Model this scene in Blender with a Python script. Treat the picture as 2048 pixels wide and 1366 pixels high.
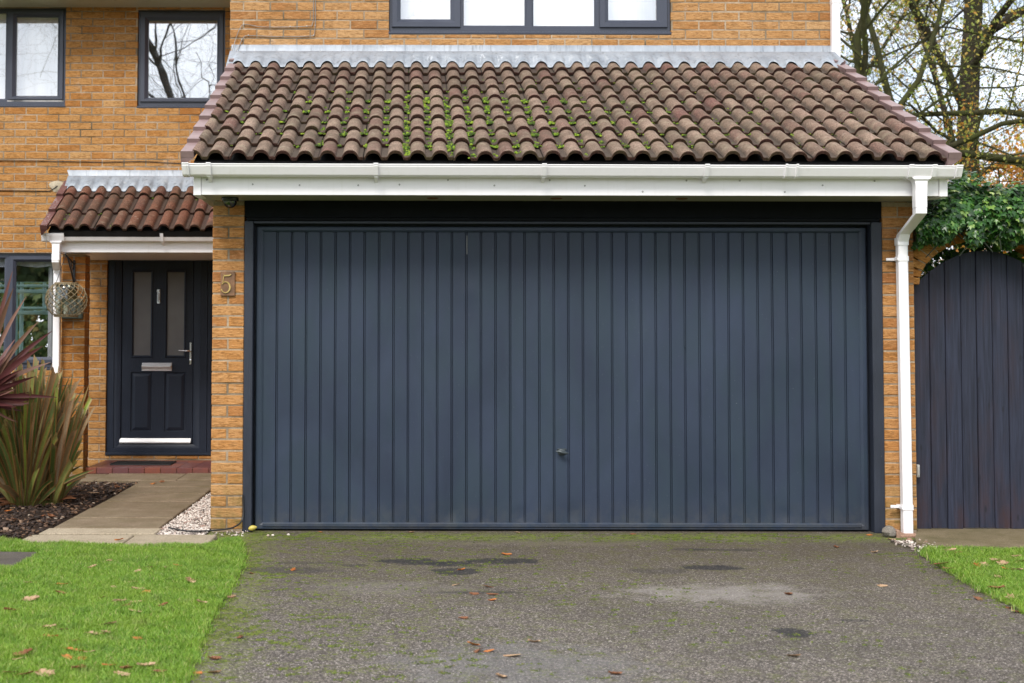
import bpy, math, random
import numpy as np
from mathutils import Vector, Matrix
R = math.radians
for o in list(bpy.data.objects): bpy.data.objects.remove(o)
S = bpy.context.scene
C = S.collection

# ------------------------------------------------------------------ camera
cam_d = bpy.data.cameras.new('camera'); cam = bpy.data.objects.new('camera', cam_d); C.objects.link(cam)
cam.location = (0, -9.64, 1.26)
cam.rotation_euler = (Matrix.Rotation(R(92.4), 3, 'X') @ Matrix.Rotation(0.0018, 3, 'Z')).to_euler()
cam_d.sensor_width = 36; cam_d.lens = 49.99
cam_d.shift_x = 0.0996; cam_d.shift_y = -0.0548
cam_d.clip_end = 2000; cam_d.clip_start = 0.1
cam_d.dof.use_dof = True; cam_d.dof.focus_distance = 9.7; cam_d.dof.aperture_fstop = 4.0
S.camera = cam

# ------------------------------------------------------------------ sky, sun, exposure
SUN_EL, SUN_AZ = R(48), R(200)          # azimuth measured clockwise from +Y
W = bpy.data.worlds.new('World'); S.world = W; W.use_nodes = True
wn = W.node_tree.nodes; wl = W.node_tree.links; wn.clear()
wo = wn.new('ShaderNodeOutputWorld'); bg = wn.new('ShaderNodeBackground'); sky = wn.new('ShaderNodeTexSky')
sky.sky_type = 'NISHITA'; sky.sun_disc = False; sky.sun_elevation = SUN_EL; sky.sun_rotation = SUN_AZ
sky.air_density = 1.0; sky.dust_density = 1.5
tc = wn.new('ShaderNodeTexCoord'); mp = wn.new('ShaderNodeMapping'); mp.inputs['Scale'].default_value = (1.6, 1.6, 3.2)
mp.inputs['Location'].default_value = (0.35, 0.1, 0.2)
nz = wn.new('ShaderNodeTexNoise'); nz.inputs['Scale'].default_value = 1.5; nz.inputs['Detail'].default_value = 7; nz.inputs['Roughness'].default_value = 0.55
rp = wn.new('ShaderNodeValToRGB'); rp.color_ramp.elements[0].position = 0.28; rp.color_ramp.elements[1].position = 0.50
nz2 = wn.new('ShaderNodeTexNoise'); nz2.inputs['Scale'].default_value = 3.5; nz2.inputs['Detail'].default_value = 8
rp2 = wn.new('ShaderNodeValToRGB'); rp2.color_ramp.elements[0].position = 0.3; rp2.color_ramp.elements[1].position = 0.7
rp2.color_ramp.elements[0].color = (8.0, 8.6, 9.6, 1); rp2.color_ramp.elements[1].color = (12.0, 12.3, 12.8, 1)
mx = wn.new('ShaderNodeMix'); mx.data_type = 'RGBA'
wl.new(tc.outputs['Generated'], mp.inputs['Vector']); wl.new(mp.outputs['Vector'], nz.inputs['Vector']); wl.new(mp.outputs['Vector'], nz2.inputs['Vector'])
wl.new(nz.outputs['Fac'], rp.inputs['Fac']); wl.new(nz2.outputs['Fac'], rp2.inputs['Fac'])
wl.new(rp.outputs['Color'], mx.inputs['Factor']); wl.new(sky.outputs['Color'], mx.inputs[6]); wl.new(rp2.outputs['Color'], mx.inputs[7])
wl.new(mx.outputs[2], bg.inputs['Color']); bg.inputs['Strength'].default_value = 0.10
wl.new(bg.outputs['Background'], wo.inputs['Surface'])
sd = bpy.data.lights.new('sun', 'SUN'); sun = bpy.data.objects.new('sun', sd); C.objects.link(sun)
sd.energy = 2.1; sd.angle = R(20); sd.color = (1.0, 0.95, 0.88)
dv = Vector((math.sin(SUN_AZ) * math.cos(SUN_EL), math.cos(SUN_AZ) * math.cos(SUN_EL), math.sin(SUN_EL)))
sun.rotation_euler = dv.to_track_quat('Z', 'Y').to_euler()
S.view_settings.view_transform = 'Standard'; S.view_settings.look = 'None'
S.view_settings.exposure = 0.80; S.view_settings.gamma = 1.0

# ------------------------------------------------------------------ helpers
class MB:
    """collects faces; build() links them as ONE mesh object"""
    def __init__(s): s.v = []; s.f = []; s.m = []; s.cur = 0
    def add(s, vs, fs):
        n = len(s.v); s.v.extend(vs)
        for f in fs: s.f.append([i + n for i in f]); s.m.append(s.cur)
    def box(s, x0, x1, y0, y1, z0, z1, c=0.0):
        if x0 > x1: x0, x1 = x1, x0
        if y0 > y1: y0, y1 = y1, y0
        if z0 > z1: z0, z1 = z1, z0
        if c <= 0:
            s.add([(x0,y0,z0),(x1,y0,z0),(x1,y1,z0),(x0,y1,z0),(x0,y0,z1),(x1,y0,z1),(x1,y1,z1),(x0,y1,z1)],
                  [(0,3,2,1),(4,5,6,7),(0,1,5,4),(1,2,6,5),(2,3,7,6),(3,0,4,7)]); return
        c = min(c, (x1-x0)*.45, (y1-y0)*.45, (z1-z0)*.45)
        X, Y, Z = (x0, x1), (y0, y1), (z0, z1); vs = []; idx = {}
        for i in (0,1):
            for j in (0,1):
                for k in (0,1):
                    p = [X[i], Y[j], Z[k]]; sg = [1 if a == 0 else -1 for a in (i,j,k)]
                    for ax in range(3):
                        q = list(p)
                        for b in range(3):
                            if b != ax: q[b] += sg[b]*c
                        idx[(i,j,k,ax)] = len(vs); vs.append(tuple(q))
        fs = []
        for ax in range(3):
            a, b = [t for t in range(3) if t != ax]
            for e in (0,1):
                loop = []
                for (u, w) in ((0,0),(1,0),(1,1),(0,1)):
                    t = [0,0,0]; t[ax] = e; t[a] = u; t[b] = w; loop.append(idx[(t[0],t[1],t[2],ax)])
                fs.append(loop)
        for ax in range(3):
            a, b = [t for t in range(3) if t != ax]
            for u in (0,1):
                for w in (0,1):
                    t0 = [0,0,0]; t1 = [0,0,0]; t0[a] = t1[a] = u; t0[b] = t1[b] = w; t1[ax] = 1
                    fs.append([idx[(*t0,a)], idx[(*t1,a)], idx[(*t1,b)], idx[(*t0,b)]])
        for i in (0,1):
            for j in (0,1):
                for k in (0,1): fs.append([idx[(i,j,k,0)], idx[(i,j,k,1)], idx[(i,j,k,2)]])
        s.add(vs, fs)
    def rings(s, loops, cap0=False, cap1=False, closed=True):
        n = len(loops[0]); vs = [p for l in loops for p in l]; fs = []
        for a in range(len(loops)-1):
            for i in range(n if closed else n-1):
                j = (i+1) % n; fs.append((a*n+i, a*n+j, (a+1)*n+j, (a+1)*n+i))
        if cap0: fs.append(tuple(range(n))[::-1])
        if cap1: fs.append(tuple((len(loops)-1)*n + i for i in range(n)))
        s.add(vs, fs)
    def frame(s, o, g, prof, cap=False):
        """loft between outer rect o and inner rect g (x0,x1,z0,z1); prof = [(t, y)]"""
        L = []
        for t, y in prof:
            r = [o[i] + (g[i]-o[i])*t for i in range(4)]
            L.append([(r[0],y,r[2]),(r[1],y,r[2]),(r[1],y,r[3]),(r[0],y,r[3])])
        s.rings(L, cap1=cap)
    def tube(s, pts, r, n=8, caps=True):
        pts = [Vector(p) for p in pts]; L = []; rr = r if isinstance(r, (list, tuple)) else [r]*len(pts)
        up = None
        for i, p in enumerate(pts):
            t = (pts[min(i+1, len(pts)-1)] - pts[max(i-1, 0)])
            if t.length < 1e-9: t = Vector((0,0,1))
            t.normalize()
            if up is None: up = t.orthogonal().normalized()
            up = (up - t*up.dot(t))
            if up.length < 1e-6: up = t.orthogonal()
            up.normalize(); b = t.cross(up)
            L.append([tuple(p + (up*math.cos(a) + b*math.sin(a))*rr[i]) for a in [2*math.pi*k/n for k in range(n)]])
        s.rings(L, caps, caps)
    def lathe(s, prof, cx, cy, n=24, cap0=False, cap1=False):
        s.rings([[(cx + r*math.cos(2*math.pi*k/n), cy + r*math.sin(2*math.pi*k/n), z) for k in range(n)] for r, z in prof], cap0, cap1)
    def xprism(s, prof, x0, x1):      # prof of (y,z)
        s.rings([[(x0,y,z) for y,z in prof], [(x1,y,z) for y,z in prof]], True, True)
    def build(s, name, mat, parent=None, smooth=None, kind=None, label=None):
        me = bpy.data.meshes.new(name); me.from_pydata(s.v, [], s.f)
        mats = mat if isinstance(mat, (list, tuple)) else [mat]
        for m in mats: me.materials.append(m)
        if len(mats) > 1: me.polygons.foreach_set('material_index', s.m)
        if smooth is not None:
            me.polygons.foreach_set('use_smooth', [True]*len(me.polygons))
            if smooth < 170: me.set_sharp_from_angle(angle=R(smooth))
        me.update()
        o = bpy.data.objects.new(name, me); C.objects.link(o)
        if parent: o.parent = parent; 
        if kind: o['kind'] = kind
        if label: o['label'] = label
        return o

def tag(o, label, cat, group=None, kind=None):
    o['label'] = label; o['category'] = cat
    if group: o['group'] = group
    if kind: o['kind'] = kind
    return o
def thing(name, label, cat, loc=(0,0,0), group=None):
    o = bpy.data.objects.new(name, None); C.objects.link(o); o.location = loc; o.empty_display_size = .2
    return tag(o, label, cat, group)
def struct(o, label=None):
    o['kind'] = 'structure'
    if label: o['label'] = label
    return o
def np_mesh(name, V, F, mats, parent=None, smooth=False, attr=None, midx=None, sides=None):
    V = np.asarray(V, dtype=np.float32); F = np.asarray(F, dtype=np.int32); k = F.shape[1]
    me = bpy.data.meshes.new(name); me.vertices.add(len(V)); me.vertices.foreach_set('co', V.ravel())
    me.loops.add(F.size); me.loops.foreach_set('vertex_index', F.ravel())
    me.polygons.add(len(F)); me.polygons.foreach_set('loop_start', np.arange(0, F.size, k, dtype=np.int32))
    me.polygons.foreach_set('loop_total', np.full(len(F), k, dtype=np.int32))
    for m in (mats if isinstance(mats, (list, tuple)) else [mats]): me.materials.append(m)
    if midx is not None: me.polygons.foreach_set('material_index', np.asarray(midx, dtype=np.int32))
    if smooth: me.polygons.foreach_set('use_smooth', np.ones(len(F), dtype=bool))
    if attr is not None:
        a = me.color_attributes.new('col', 'FLOAT_COLOR', 'POINT'); a.data.foreach_set('color', np.asarray(attr, dtype=np.float32).ravel())
    me.update(calc_edges=True); me.validate()
    o = bpy.data.objects.new(name, me); C.objects.link(o)
    if parent: o.parent = parent
    return o

# ------------------------------------------------------------------ materials
class NT:
    def __init__(s, name):
        s.mat = bpy.data.materials.new(name); s.mat.use_nodes = True; s.t = s.mat.node_tree; s.n = s.t.nodes
        s.b = s.n['Principled BSDF']; s.out = s.n['Material Output']; s._o = None
    def L(s, a, b): s.t.links.new(a, b)
    def new(s, t, **k):
        n = s.n.new(t)
        for a, v in k.items(): setattr(n, a, v)
        return n
    def inp(s, n, **k):
        for a, v in k.items():
            i = n.inputs[a.replace('_', ' ')]
            if hasattr(v, 'is_output'): s.L(v, i)
            else: i.default_value = v
    def obj(s, scale=(1,1,1), rot=(0,0,0)):
        c = s.new('ShaderNodeTexCoord'); m = s.new('ShaderNodeMapping'); m.inputs['Scale'].default_value = scale; m.inputs['Rotation'].default_value = rot
        s.L(c.outputs['Object'], m.inputs['Vector']); return m.outputs['Vector']
    def noise(s, vec, scale, detail=4, rough=.5, dist=0):
        n = s.new('ShaderNodeTexNoise'); s.L(vec, n.inputs['Vector']); s.inp(n, Scale=scale, Detail=detail, Roughness=rough, Distortion=dist); return n.outputs['Fac']
    def vor(s, vec, scale, feature='F1', out='Distance'):
        n = s.new('ShaderNodeTexVoronoi', feature=feature); s.L(vec, n.inputs['Vector']); s.inp(n, Scale=scale); return n.outputs[out]
    def ramp(s, fac, stops):
        n = s.new('ShaderNodeValToRGB'); s.L(fac, n.inputs['Fac']); e = n.color_ramp.elements
        while len(e) < len(stops): e.new(0.5)
        for i, (p, c) in enumerate(stops):
            e[i].position = p; e[i].color = (c if isinstance(c, tuple) else (c, c, c)) + (1,) if not (isinstance(c, tuple) and len(c) == 4) else c
        return n.outputs['Color']
    def mix(s, f, a, b, mode='MIX'):
        n = s.new('ShaderNodeMix', data_type='RGBA', blend_type=mode)
        for i, v in ((0, f), (6, a), (7, b)):
            if hasattr(v, 'is_output'): s.L(v, n.inputs[i])
            elif isinstance(v, tuple): n.inputs[i].default_value = (*v, 1)[:4]
            else: n.inputs[i].default_value = v
        return n.outputs[2]
    def math(s, op, a, b=0.0, clamp=False):
        n = s.new('ShaderNodeMath', operation=op, use_clamp=clamp)
        for i, v in ((0, a), (1, b)):
            if hasattr(v, 'is_output'): s.L(v, n.inputs[i])
            else: n.inputs[i].default_value = v
        return n.outputs[0]
    def isl(s):
        return s.new('ShaderNodeNewGeometry').outputs['Random Per Island']
    def sep(s, v):
        n = s.new('ShaderNodeSeparateXYZ'); s.L(v, n.inputs[0]); return n.outputs
    def bump(s, h, strength=.5, dist=.01, prev=None):
        n = s.new('ShaderNodeBump'); s.L(h, n.inputs['Height']); s.inp(n, Strength=strength, Distance=dist)
        if prev is not None: s.L(prev, n.inputs['Normal'])
        s.L(n.outputs[0], s.b.inputs['Normal']); return n.outputs[0]
    def set(s, col=None, rough=.6, metal=0., spec=None, coat=None):
        if col is not None:
            if hasattr(col, 'is_output'): s.L(col, s.b.inputs['Base Color'])
            else: s.b.inputs['Base Color'].default_value = (*col, 1)
        if hasattr(rough, 'is_output'): s.L(rough, s.b.inputs['Roughness'])
        else: s.b.inputs['Roughness'].default_value = rough
        s.b.inputs['Metallic'].default_value = metal
        if spec is not None: s.b.inputs['Specular IOR Level'].default_value = spec
        if coat: s.b.inputs['Coat Weight'].default_value = coat
        return s.mat

def m_simple(name, col, rough=.5, metal=0., nscale=0, var=.2, bump=0., spec=None):
    t = NT(name)
    if nscale:
        n = t.noise(t.obj(), nscale, 5, .65); c = t.ramp(n, [(.3, tuple(a*(1-var) for a in col)), (.7, tuple(min(1, a*(1+var)) for a in col))])
        if bump: t.bump(n, bump, .004)
    else: c = col
    return t.set(c, rough, metal, spec)
def m_brick(name, base, pale, dark, algae=False, bump=1.0):
    t = NT(name); v = t.obj(); r = t.isl()
    cmb = t.new('ShaderNodeCombineXYZ'); t.L(t.math('MULTIPLY', r, 37.0), cmb.inputs[0]); t.L(t.math('MULTIPLY', r, 91.0), cmb.inputs[2])
    add = t.new('ShaderNodeVectorMath', operation='ADD'); t.L(v, add.inputs[0]); t.L(cmb.outputs[0], add.inputs[1]); vv = add.outputs[0]
    mp = t.new('ShaderNodeMapping'); t.L(vv, mp.inputs['Vector']); mp.inputs['Scale'].default_value = (14, 14, 70)
    lines = t.noise(mp.outputs[0], 1.0, 4, .6, 1.6)
    grain = t.noise(vv, 130, 3, .7)
    blot = t.noise(vv, 14, 3, .6)
    c = t.ramp(r, [(0.0, dark), (0.22, base), (0.55, tuple((a+b)/2 for a, b in zip(base, pale))), (0.8, base), (1.0, pale)])
    c = t.mix(t.ramp(lines, [(0.40, .75), (0.50, 0.0)]), c, tuple(a*.52 for a in base))
    c = t.mix(t.ramp(lines, [(0.56, 0.), (0.68, .5)]), c, tuple(min(1, a*1.25) for a in pale))
    c = t.mix(t.math('MULTIPLY', t.ramp(blot, [(.5, 0.), (.75, 1.)]), .45), c, pale)
    c = t.mix(.35, c, t.ramp(grain, [(.3, .25), (.7, 1.0)]), 'MULTIPLY')
    soot = t.noise(t.obj((1,1,.6)), 1.6, 5, .6)
    c = t.mix(t.math('MULTIPLY', t.ramp(soot, [(.52, 0.), (.75, 1.)]), .35), c, tuple(a*.45 for a in base))
    eff = t.noise(t.obj(), 3.1, 6, .7)
    c = t.mix(t.math('MULTIPLY', t.ramp(eff, [(.62, 0.), (.72, 1.)]), .45), c, (.5, .42, .35))
    if algae:
        z = t.sep(t.obj())[2]
        k = t.math('MULTIPLY', t.ramp(z, [(0.0, 1.0), (.55, 0.)]), t.ramp(t.noise(t.obj(), 9, 5, .65), [(.38, 0.15), (.6, 1.)]), True)
        c = t.mix(t.math('MULTIPLY', k, .8), c, (.13, .115, .035))
    h = t.math('ADD', t.math('MULTIPLY', lines, 1.0), t.math('MULTIPLY', grain, .25))
    t.bump(h, bump, .006)
    return t.set(c, .92, spec=.2)
BR = m_brick('brick_buff', (.455,.212,.062), (.52,.30,.125), (.38,.155,.042))
BR_UP = m_brick('brick_upper', (.44,.215,.075), (.52,.31,.145), (.35,.15,.052))
BR_G = m_brick('brick_pillar', (.50,.225,.068), (.58,.33,.15), (.40,.165,.06), True, 1.0)
BR_P = m_brick('brick_porch', (.45,.18,.042), (.50,.26,.085), (.33,.12,.03), True, 1.0)
def m_mortar():
    t = NT('mortar'); n = t.noise(t.obj(), 40, 5, .7); g = t.noise(t.obj(), 3, 4, .6)
    c = t.mix(t.ramp(g, [(.4, 0.), (.7, 1.)]), t.ramp(n, [(.3, (.27,.20,.135)), (.7, (.46,.36,.26))]), (.10,.075,.045))
    t.bump(t.noise(t.obj(), 220, 3), .6, .003); return t.set(c, .95, spec=.15)
MORTAR = m_mortar()
def m_brickflat():
    t = NT('brick_plain'); v = t.obj((1,1,1)); s = t.sep(v); cb = t.new('ShaderNodeCombineXYZ'); t.L(s[1], cb.inputs[0]); t.L(s[2], cb.inputs[1])
    b = t.new('ShaderNodeTexBrick'); t.L(cb.outputs[0], b.inputs['Vector'])
    t.inp(b, Color1=(.46,.19,.05,1), Color2=(.52,.25,.08,1), Mortar=(.3,.22,.15,1), Scale=1.0, Mortar_Size=.005, Brick_Width=.225, Row_Height=.0767)
    t.bump(b.outputs['Fac'], -.5, .005); return t.set(b.outputs['Color'], .9)
BRFLAT = m_brickflat()
def m_tile(name, cols, lime, crest0=-1.258):
    t = NT(name); r = t.isl(); v = t.obj()
    sp = t.noise(v, 135, 3, .85); mid = t.noise(v, 9, 5, .65)
    c = t.ramp(r, cols)
    c = t.mix(.85, c, t.ramp(sp, [(.38, .28), (.5, .95), (.60, 2.0)]), 'MULTIPLY')
    gm = t.noise(v, 2.3, 6, .7); c = t.mix(t.math('MULTIPLY', t.ramp(gm, [(.42, 0.), (.60, 1.)]), .55), c, (.075,.056,.038)); c = t.mix(t.math('MULTIPLY', t.ramp(t.noise(v, 17, 5, .75), [(.58, 0.), (.66, 1.)]), .4), c, (.33,.27,.21))
    c = t.mix(t.math('MULTIPLY', t.ramp(mid, [(.52, 0.), (.7, 1.)]), .35), c, lime)
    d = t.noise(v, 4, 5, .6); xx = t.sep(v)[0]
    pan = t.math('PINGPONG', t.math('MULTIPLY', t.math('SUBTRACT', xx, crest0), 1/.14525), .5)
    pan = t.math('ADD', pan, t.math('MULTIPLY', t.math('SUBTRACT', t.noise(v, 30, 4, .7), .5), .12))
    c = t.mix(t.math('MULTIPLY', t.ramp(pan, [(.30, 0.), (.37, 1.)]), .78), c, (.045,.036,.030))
    c = t.mix(t.math('MULTIPLY', t.ramp(d, [(.55, 0.), (.75, 1.)]), .4), c, (.05,.045,.03))
    t.bump(t.math('ADD', sp, t.math('MULTIPLY', mid, .6)), .8, .004); return t.set(c, .93, spec=.2)
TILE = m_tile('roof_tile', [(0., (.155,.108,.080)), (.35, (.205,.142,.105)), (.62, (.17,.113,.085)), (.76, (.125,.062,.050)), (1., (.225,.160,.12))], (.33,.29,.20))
TILE_P = m_tile('porch_tile', [(0., (.115,.048,.03)), (.5, (.14,.06,.038)), (1., (.12,.05,.038))], (.20,.10,.055), -3.29)
def m_edge():
    t = NT('tile_cut_edge'); v = t.obj(); n = t.noise(v, 110, 3, .8); c = t.ramp(n, [(.35, (.022,.011,.009)), (.6, (.07,.034,.026)), (.75, (.15,.09,.07))])
    c = t.mix(t.ramp(t.noise(v, 7, 4), [(.45, 0.), (.7, .6)]), c, (.05,.05,.02)); t.bump(n, .9, .005); return t.set(c, .95, spec=.1)
TILE_EDGE = m_edge()
def m_upvc(name, col=(.88,.855,.87), dirt=(.42,.42,.30), amt=.14):
    t = NT(name); n = t.noise(t.obj((1,1,4)), 5, 6, .7); s = t.noise(t.obj((22,22,1.2)), 1.5, 4, .6)
    c = t.mix(t.math('MULTIPLY', t.ramp(n, [(.5, 0.), (.8, 1.)]), amt), col, dirt)
    c = t.mix(t.math('MULTIPLY', t.ramp(s, [(.56, 0.), (.75, 1.)]), amt*.6), c, dirt)
    t.bump(t.noise(t.obj(), 30, 2), .05, .002); return t.set(c, .32)
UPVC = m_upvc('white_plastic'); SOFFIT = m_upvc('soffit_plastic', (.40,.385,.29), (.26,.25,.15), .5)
def m_lead():
    t = NT('lead'); st = t.noise(t.obj((26,26,2.2)), 1.0, 6, .7); n = t.noise(t.obj(), 5, 5, .6)
    c = t.ramp(n, [(.3, (.20,.225,.26)), (.7, (.33,.36,.40))])
    c = t.mix(t.math('MULTIPLY', t.ramp(st, [(.54, 0.), (.66, 1.)]), .65), c, (.11,.115,.12))
    c = t.mix(t.math('MULTIPLY', t.ramp(t.noise(t.obj((18,18,2)), 1.3, 5, .7), [(.6, 0.), (.7, 1.)]), .5), c, (.46,.47,.45))
    t.bump(t.noise(t.obj(), 11, 4), .5, .012); return t.set(c, .5, .15)
LEAD = m_lead()
def m_paint(name, col, var=.35, rough=.42, tint=None, scale=3.5, grain=0.):
    t = NT(name); v = t.obj((1,1,.45)); n = t.noise(v, scale, 5, .6, .4); n2 = t.noise(v, scale*2.3, 4, .6)
    c = t.ramp(n, [(.25, tuple(a*(1-var) for a in col)), (.75, tuple(a*(1+var) for a in col))])
    if tint: c = t.mix(t.math('MULTIPLY', t.ramp(n2, [(.4, 0.), (.65, 1.)]), .55), c, tint)
    sp = t.noise(t.obj(), 70, 2, .8)
    c = t.mix(t.math('MULTIPLY', t.ramp(sp, [(.72, 0.), (.76, 1.)]), .25), c, (.3,.3,.3))
    if name == 'garage_door_paint':
        q_ = t.sep(t.obj()); on = t.math('MULTIPLY', t.math('LESS_THAN', t.math('ABSOLUTE', t.math('SUBTRACT', q_[0], .3895)), .0032), t.math('MULTIPLY', t.math('GREATER_THAN', q_[2], 1.88), t.math('LESS_THAN', q_[2], 2.01)))
        c = t.mix(t.math('MULTIPLY', on, .8), c, (.42,.42,.40)); dirt = t.math('MULTIPLY', t.ramp(q_[2], [(.0, 1.), (.22, 0.)]), t.ramp(t.noise(t.obj(), 12, 6, .7), [(.4, 0.), (.6, 1.)])); c = t.mix(t.math('MULTIPLY', dirt, .35), c, (.09,.085,.07))
        ch = t.ramp(t.noise(t.obj((1,1,.5)), 33, 3, .85), [(.735, 0.), (.75, 1.)]); c = t.mix(t.math('MULTIPLY', ch, .5), c, (.25,.26,.27))
    h = t.math('ADD', n2, t.math('MULTIPLY', t.noise(t.obj((90,90,4)), 1., 4, .6), grain)); t.bump(h, .35, .006)
    return t.set(c, t.math('ADD', t.math('MULTIPLY', n, .25), rough-.1))
GDOOR = m_paint('garage_door_paint', (.023,.034,.060), .28, .48, (.022,.039,.054), 2.2)
GDOOR.node_tree.nodes['Principled BSDF'].inputs['Specular IOR Level'].default_value = .38
HEAD_SHADE = m_simple('header_soffit_shade', (.004,.005,.007), .75, 0, 12, .3, .2, .15)  # near-black base colour carries the soffit's shadow on the header board
GFRAME = m_paint('garage_timber_paint', (.017,.022,.036), .25, .5, None, 6, 2.0)
FDOOR = m_paint('front_door_paint', (.012,.0175,.031), .15, .45, None, 5, 1.5); FDOOR.node_tree.nodes['Principled BSDF'].inputs['Specular IOR Level'].default_value = .3
WFRAME = m_paint('window_frame_grey', (.040,.046,.068), .08, .35, None, 4)
def m_gate():
    t = NT('gate_stain'); v = t.obj((1,1,1)); r = t.isl()
    gr = t.noise(t.obj((60,60,2.2)), 1., 6, .6, 1.); z = t.sep(v)[2]
    c = t.ramp(gr, [(.3, (.011,.013,.024)), (.7, (.031,.036,.062))])
    c = t.mix(t.math('MULTIPLY', r, .35), c, (.014,.016,.026))
    red = t.noise(t.obj((3,3,.8)), 2.2, 5, .65)
    k = t.math('ADD', t.math('MULTIPLY', t.ramp(z, [(0., 1.), (.5, 0.)]), .5), .25)
    c = t.mix(t.math('MULTIPLY', t.ramp(red, [(.48, 0.), (.7, 1.)]), k), c, (.050,.022,.018))
    kn = t.vor(t.obj((9,9,3.2)), 1.0)
    c = t.mix(t.math('MULTIPLY', t.ramp(kn, [(.05, 1.), (.1, 0.)]), .8), c, (.012,.012,.018))
    sc = t.noise(v, 38, 4, .8)
    c = t.mix(t.math('MULTIPLY', t.ramp(sc, [(.70, 0.), (.75, 1.)]), .3), c, (.17,.17,.2))
    t.bump(gr, .45, .004); return t.set(c, .6, spec=.3)
GATE = m_gate()
CHROME = m_simple('chrome', (.86,.87,.88), .22, 1.0, 30, .05); ALU = m_simple('brushed_aluminium', (.86,.86,.86), .4, .25, 30, .05)
BRASS = m_simple('brass', (.70,.52,.20), .38, .8, 25, .3)
PLAQUE = m_simple('plaque_wood', (.17,.085,.04), .6, 0, 14, .5, .5)
BLACKMET = m_simple('black_iron', (.012,.012,.014), .4, 0, 30, .4, .2)
BLACKPL = m_simple('black_plastic', (.01,.01,.012), .25)
RUBBER = m_simple('rubber', (.016,.017,.019), .8, 0, 60, .5, .8)
DARK = m_simple('void', (.008,.008,.008), .9, 0, 9, .3)
VERGE = m_simple('verge_plastic', (.21,.14,.135), .5, 0, 8, .18, .15)
VERGE_P = m_simple('verge_plastic_dark', (.12,.05,.045), .5, 0, 8, .18, .15)
RUST = m_simple('rust', (.16,.07,.025), .8, 0, 60, .6, .5)
METER = m_simple('meter_box', (.10,.13,.12), .5, 0, 9, .2, .2)
WICKER = m_simple('wicker', (.22,.17,.095), .7, 0, 28, .5, .6)
CABLE_B = m_simple('cable_black', (.015,.013,.012), .6, 0, 30, .3)
CABLE_W = m_simple('cable_grey', (.22,.20,.185), .5, 0, 30, .2)
def m_quarry():
    t = NT('quarry_tile'); r = t.isl(); n = t.noise(t.obj(), 11, 5, .6)
    c = t.ramp(r, [(0., (.13,.045,.045)), (.4, (.17,.055,.04)), (.7, (.26,.075,.035)), (1., (.12,.05,.055))])
    c = t.mix(t.ramp(n, [(.4, 0.), (.75, .6)]), c, (.09,.045,.05)); t.bump(n, .2, .003); return t.set(c, .35)
QUARRY = m_quarry()
def m_slab(name, a, b, moss=.4):
    t = NT(name); v = t.obj(); n = t.noise(v, 6, 6, .65); g = t.noise(v, 105, 3, .85); r = t.isl()
    c = t.ramp(n, [(.3, a), (.7, b)])
    c = t.mix(t.math('MULTIPLY', r, .35), c, tuple(x*.7 for x in a))
    c = t.mix(.6, c, t.ramp(g, [(.34, .4), (.55, 1.0), (.68, 1.8)]), 'MULTIPLY')
    c = t.mix(t.math('MULTIPLY', t.ramp(t.noise(v, 3.5, 5, .65), [(.42, 0.), (.66, 1.)]), moss), c, (.085,.072,.030))
    c = t.mix(t.math('MULTIPLY', t.ramp(t.noise(v, 26, 5, .75), [(.6, 0.), (.66, 1.)]), .45), c, (.05,.042,.03))
    t.bump(t.math('ADD', n, g), .5, .004); return t.set(c, .9, spec=.2)
SLAB = m_slab('paving_slab', (.17,.125,.08), (.245,.19,.13)); SLAB_L = m_slab('paving_slab_pale', (.31,.255,.18), (.40,.335,.245), .15)
SLAB_D = m_slab('concrete_mossy', (.15,.12,.07), (.22,.175,.11), .7); STONEM = m_slab('stone', (.16,.14,.12), (.28,.25,.22), .3)
BLOCKM = m_slab('block_pink', (.30,.17,.12), (.38,.25,.18), .2)
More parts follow.
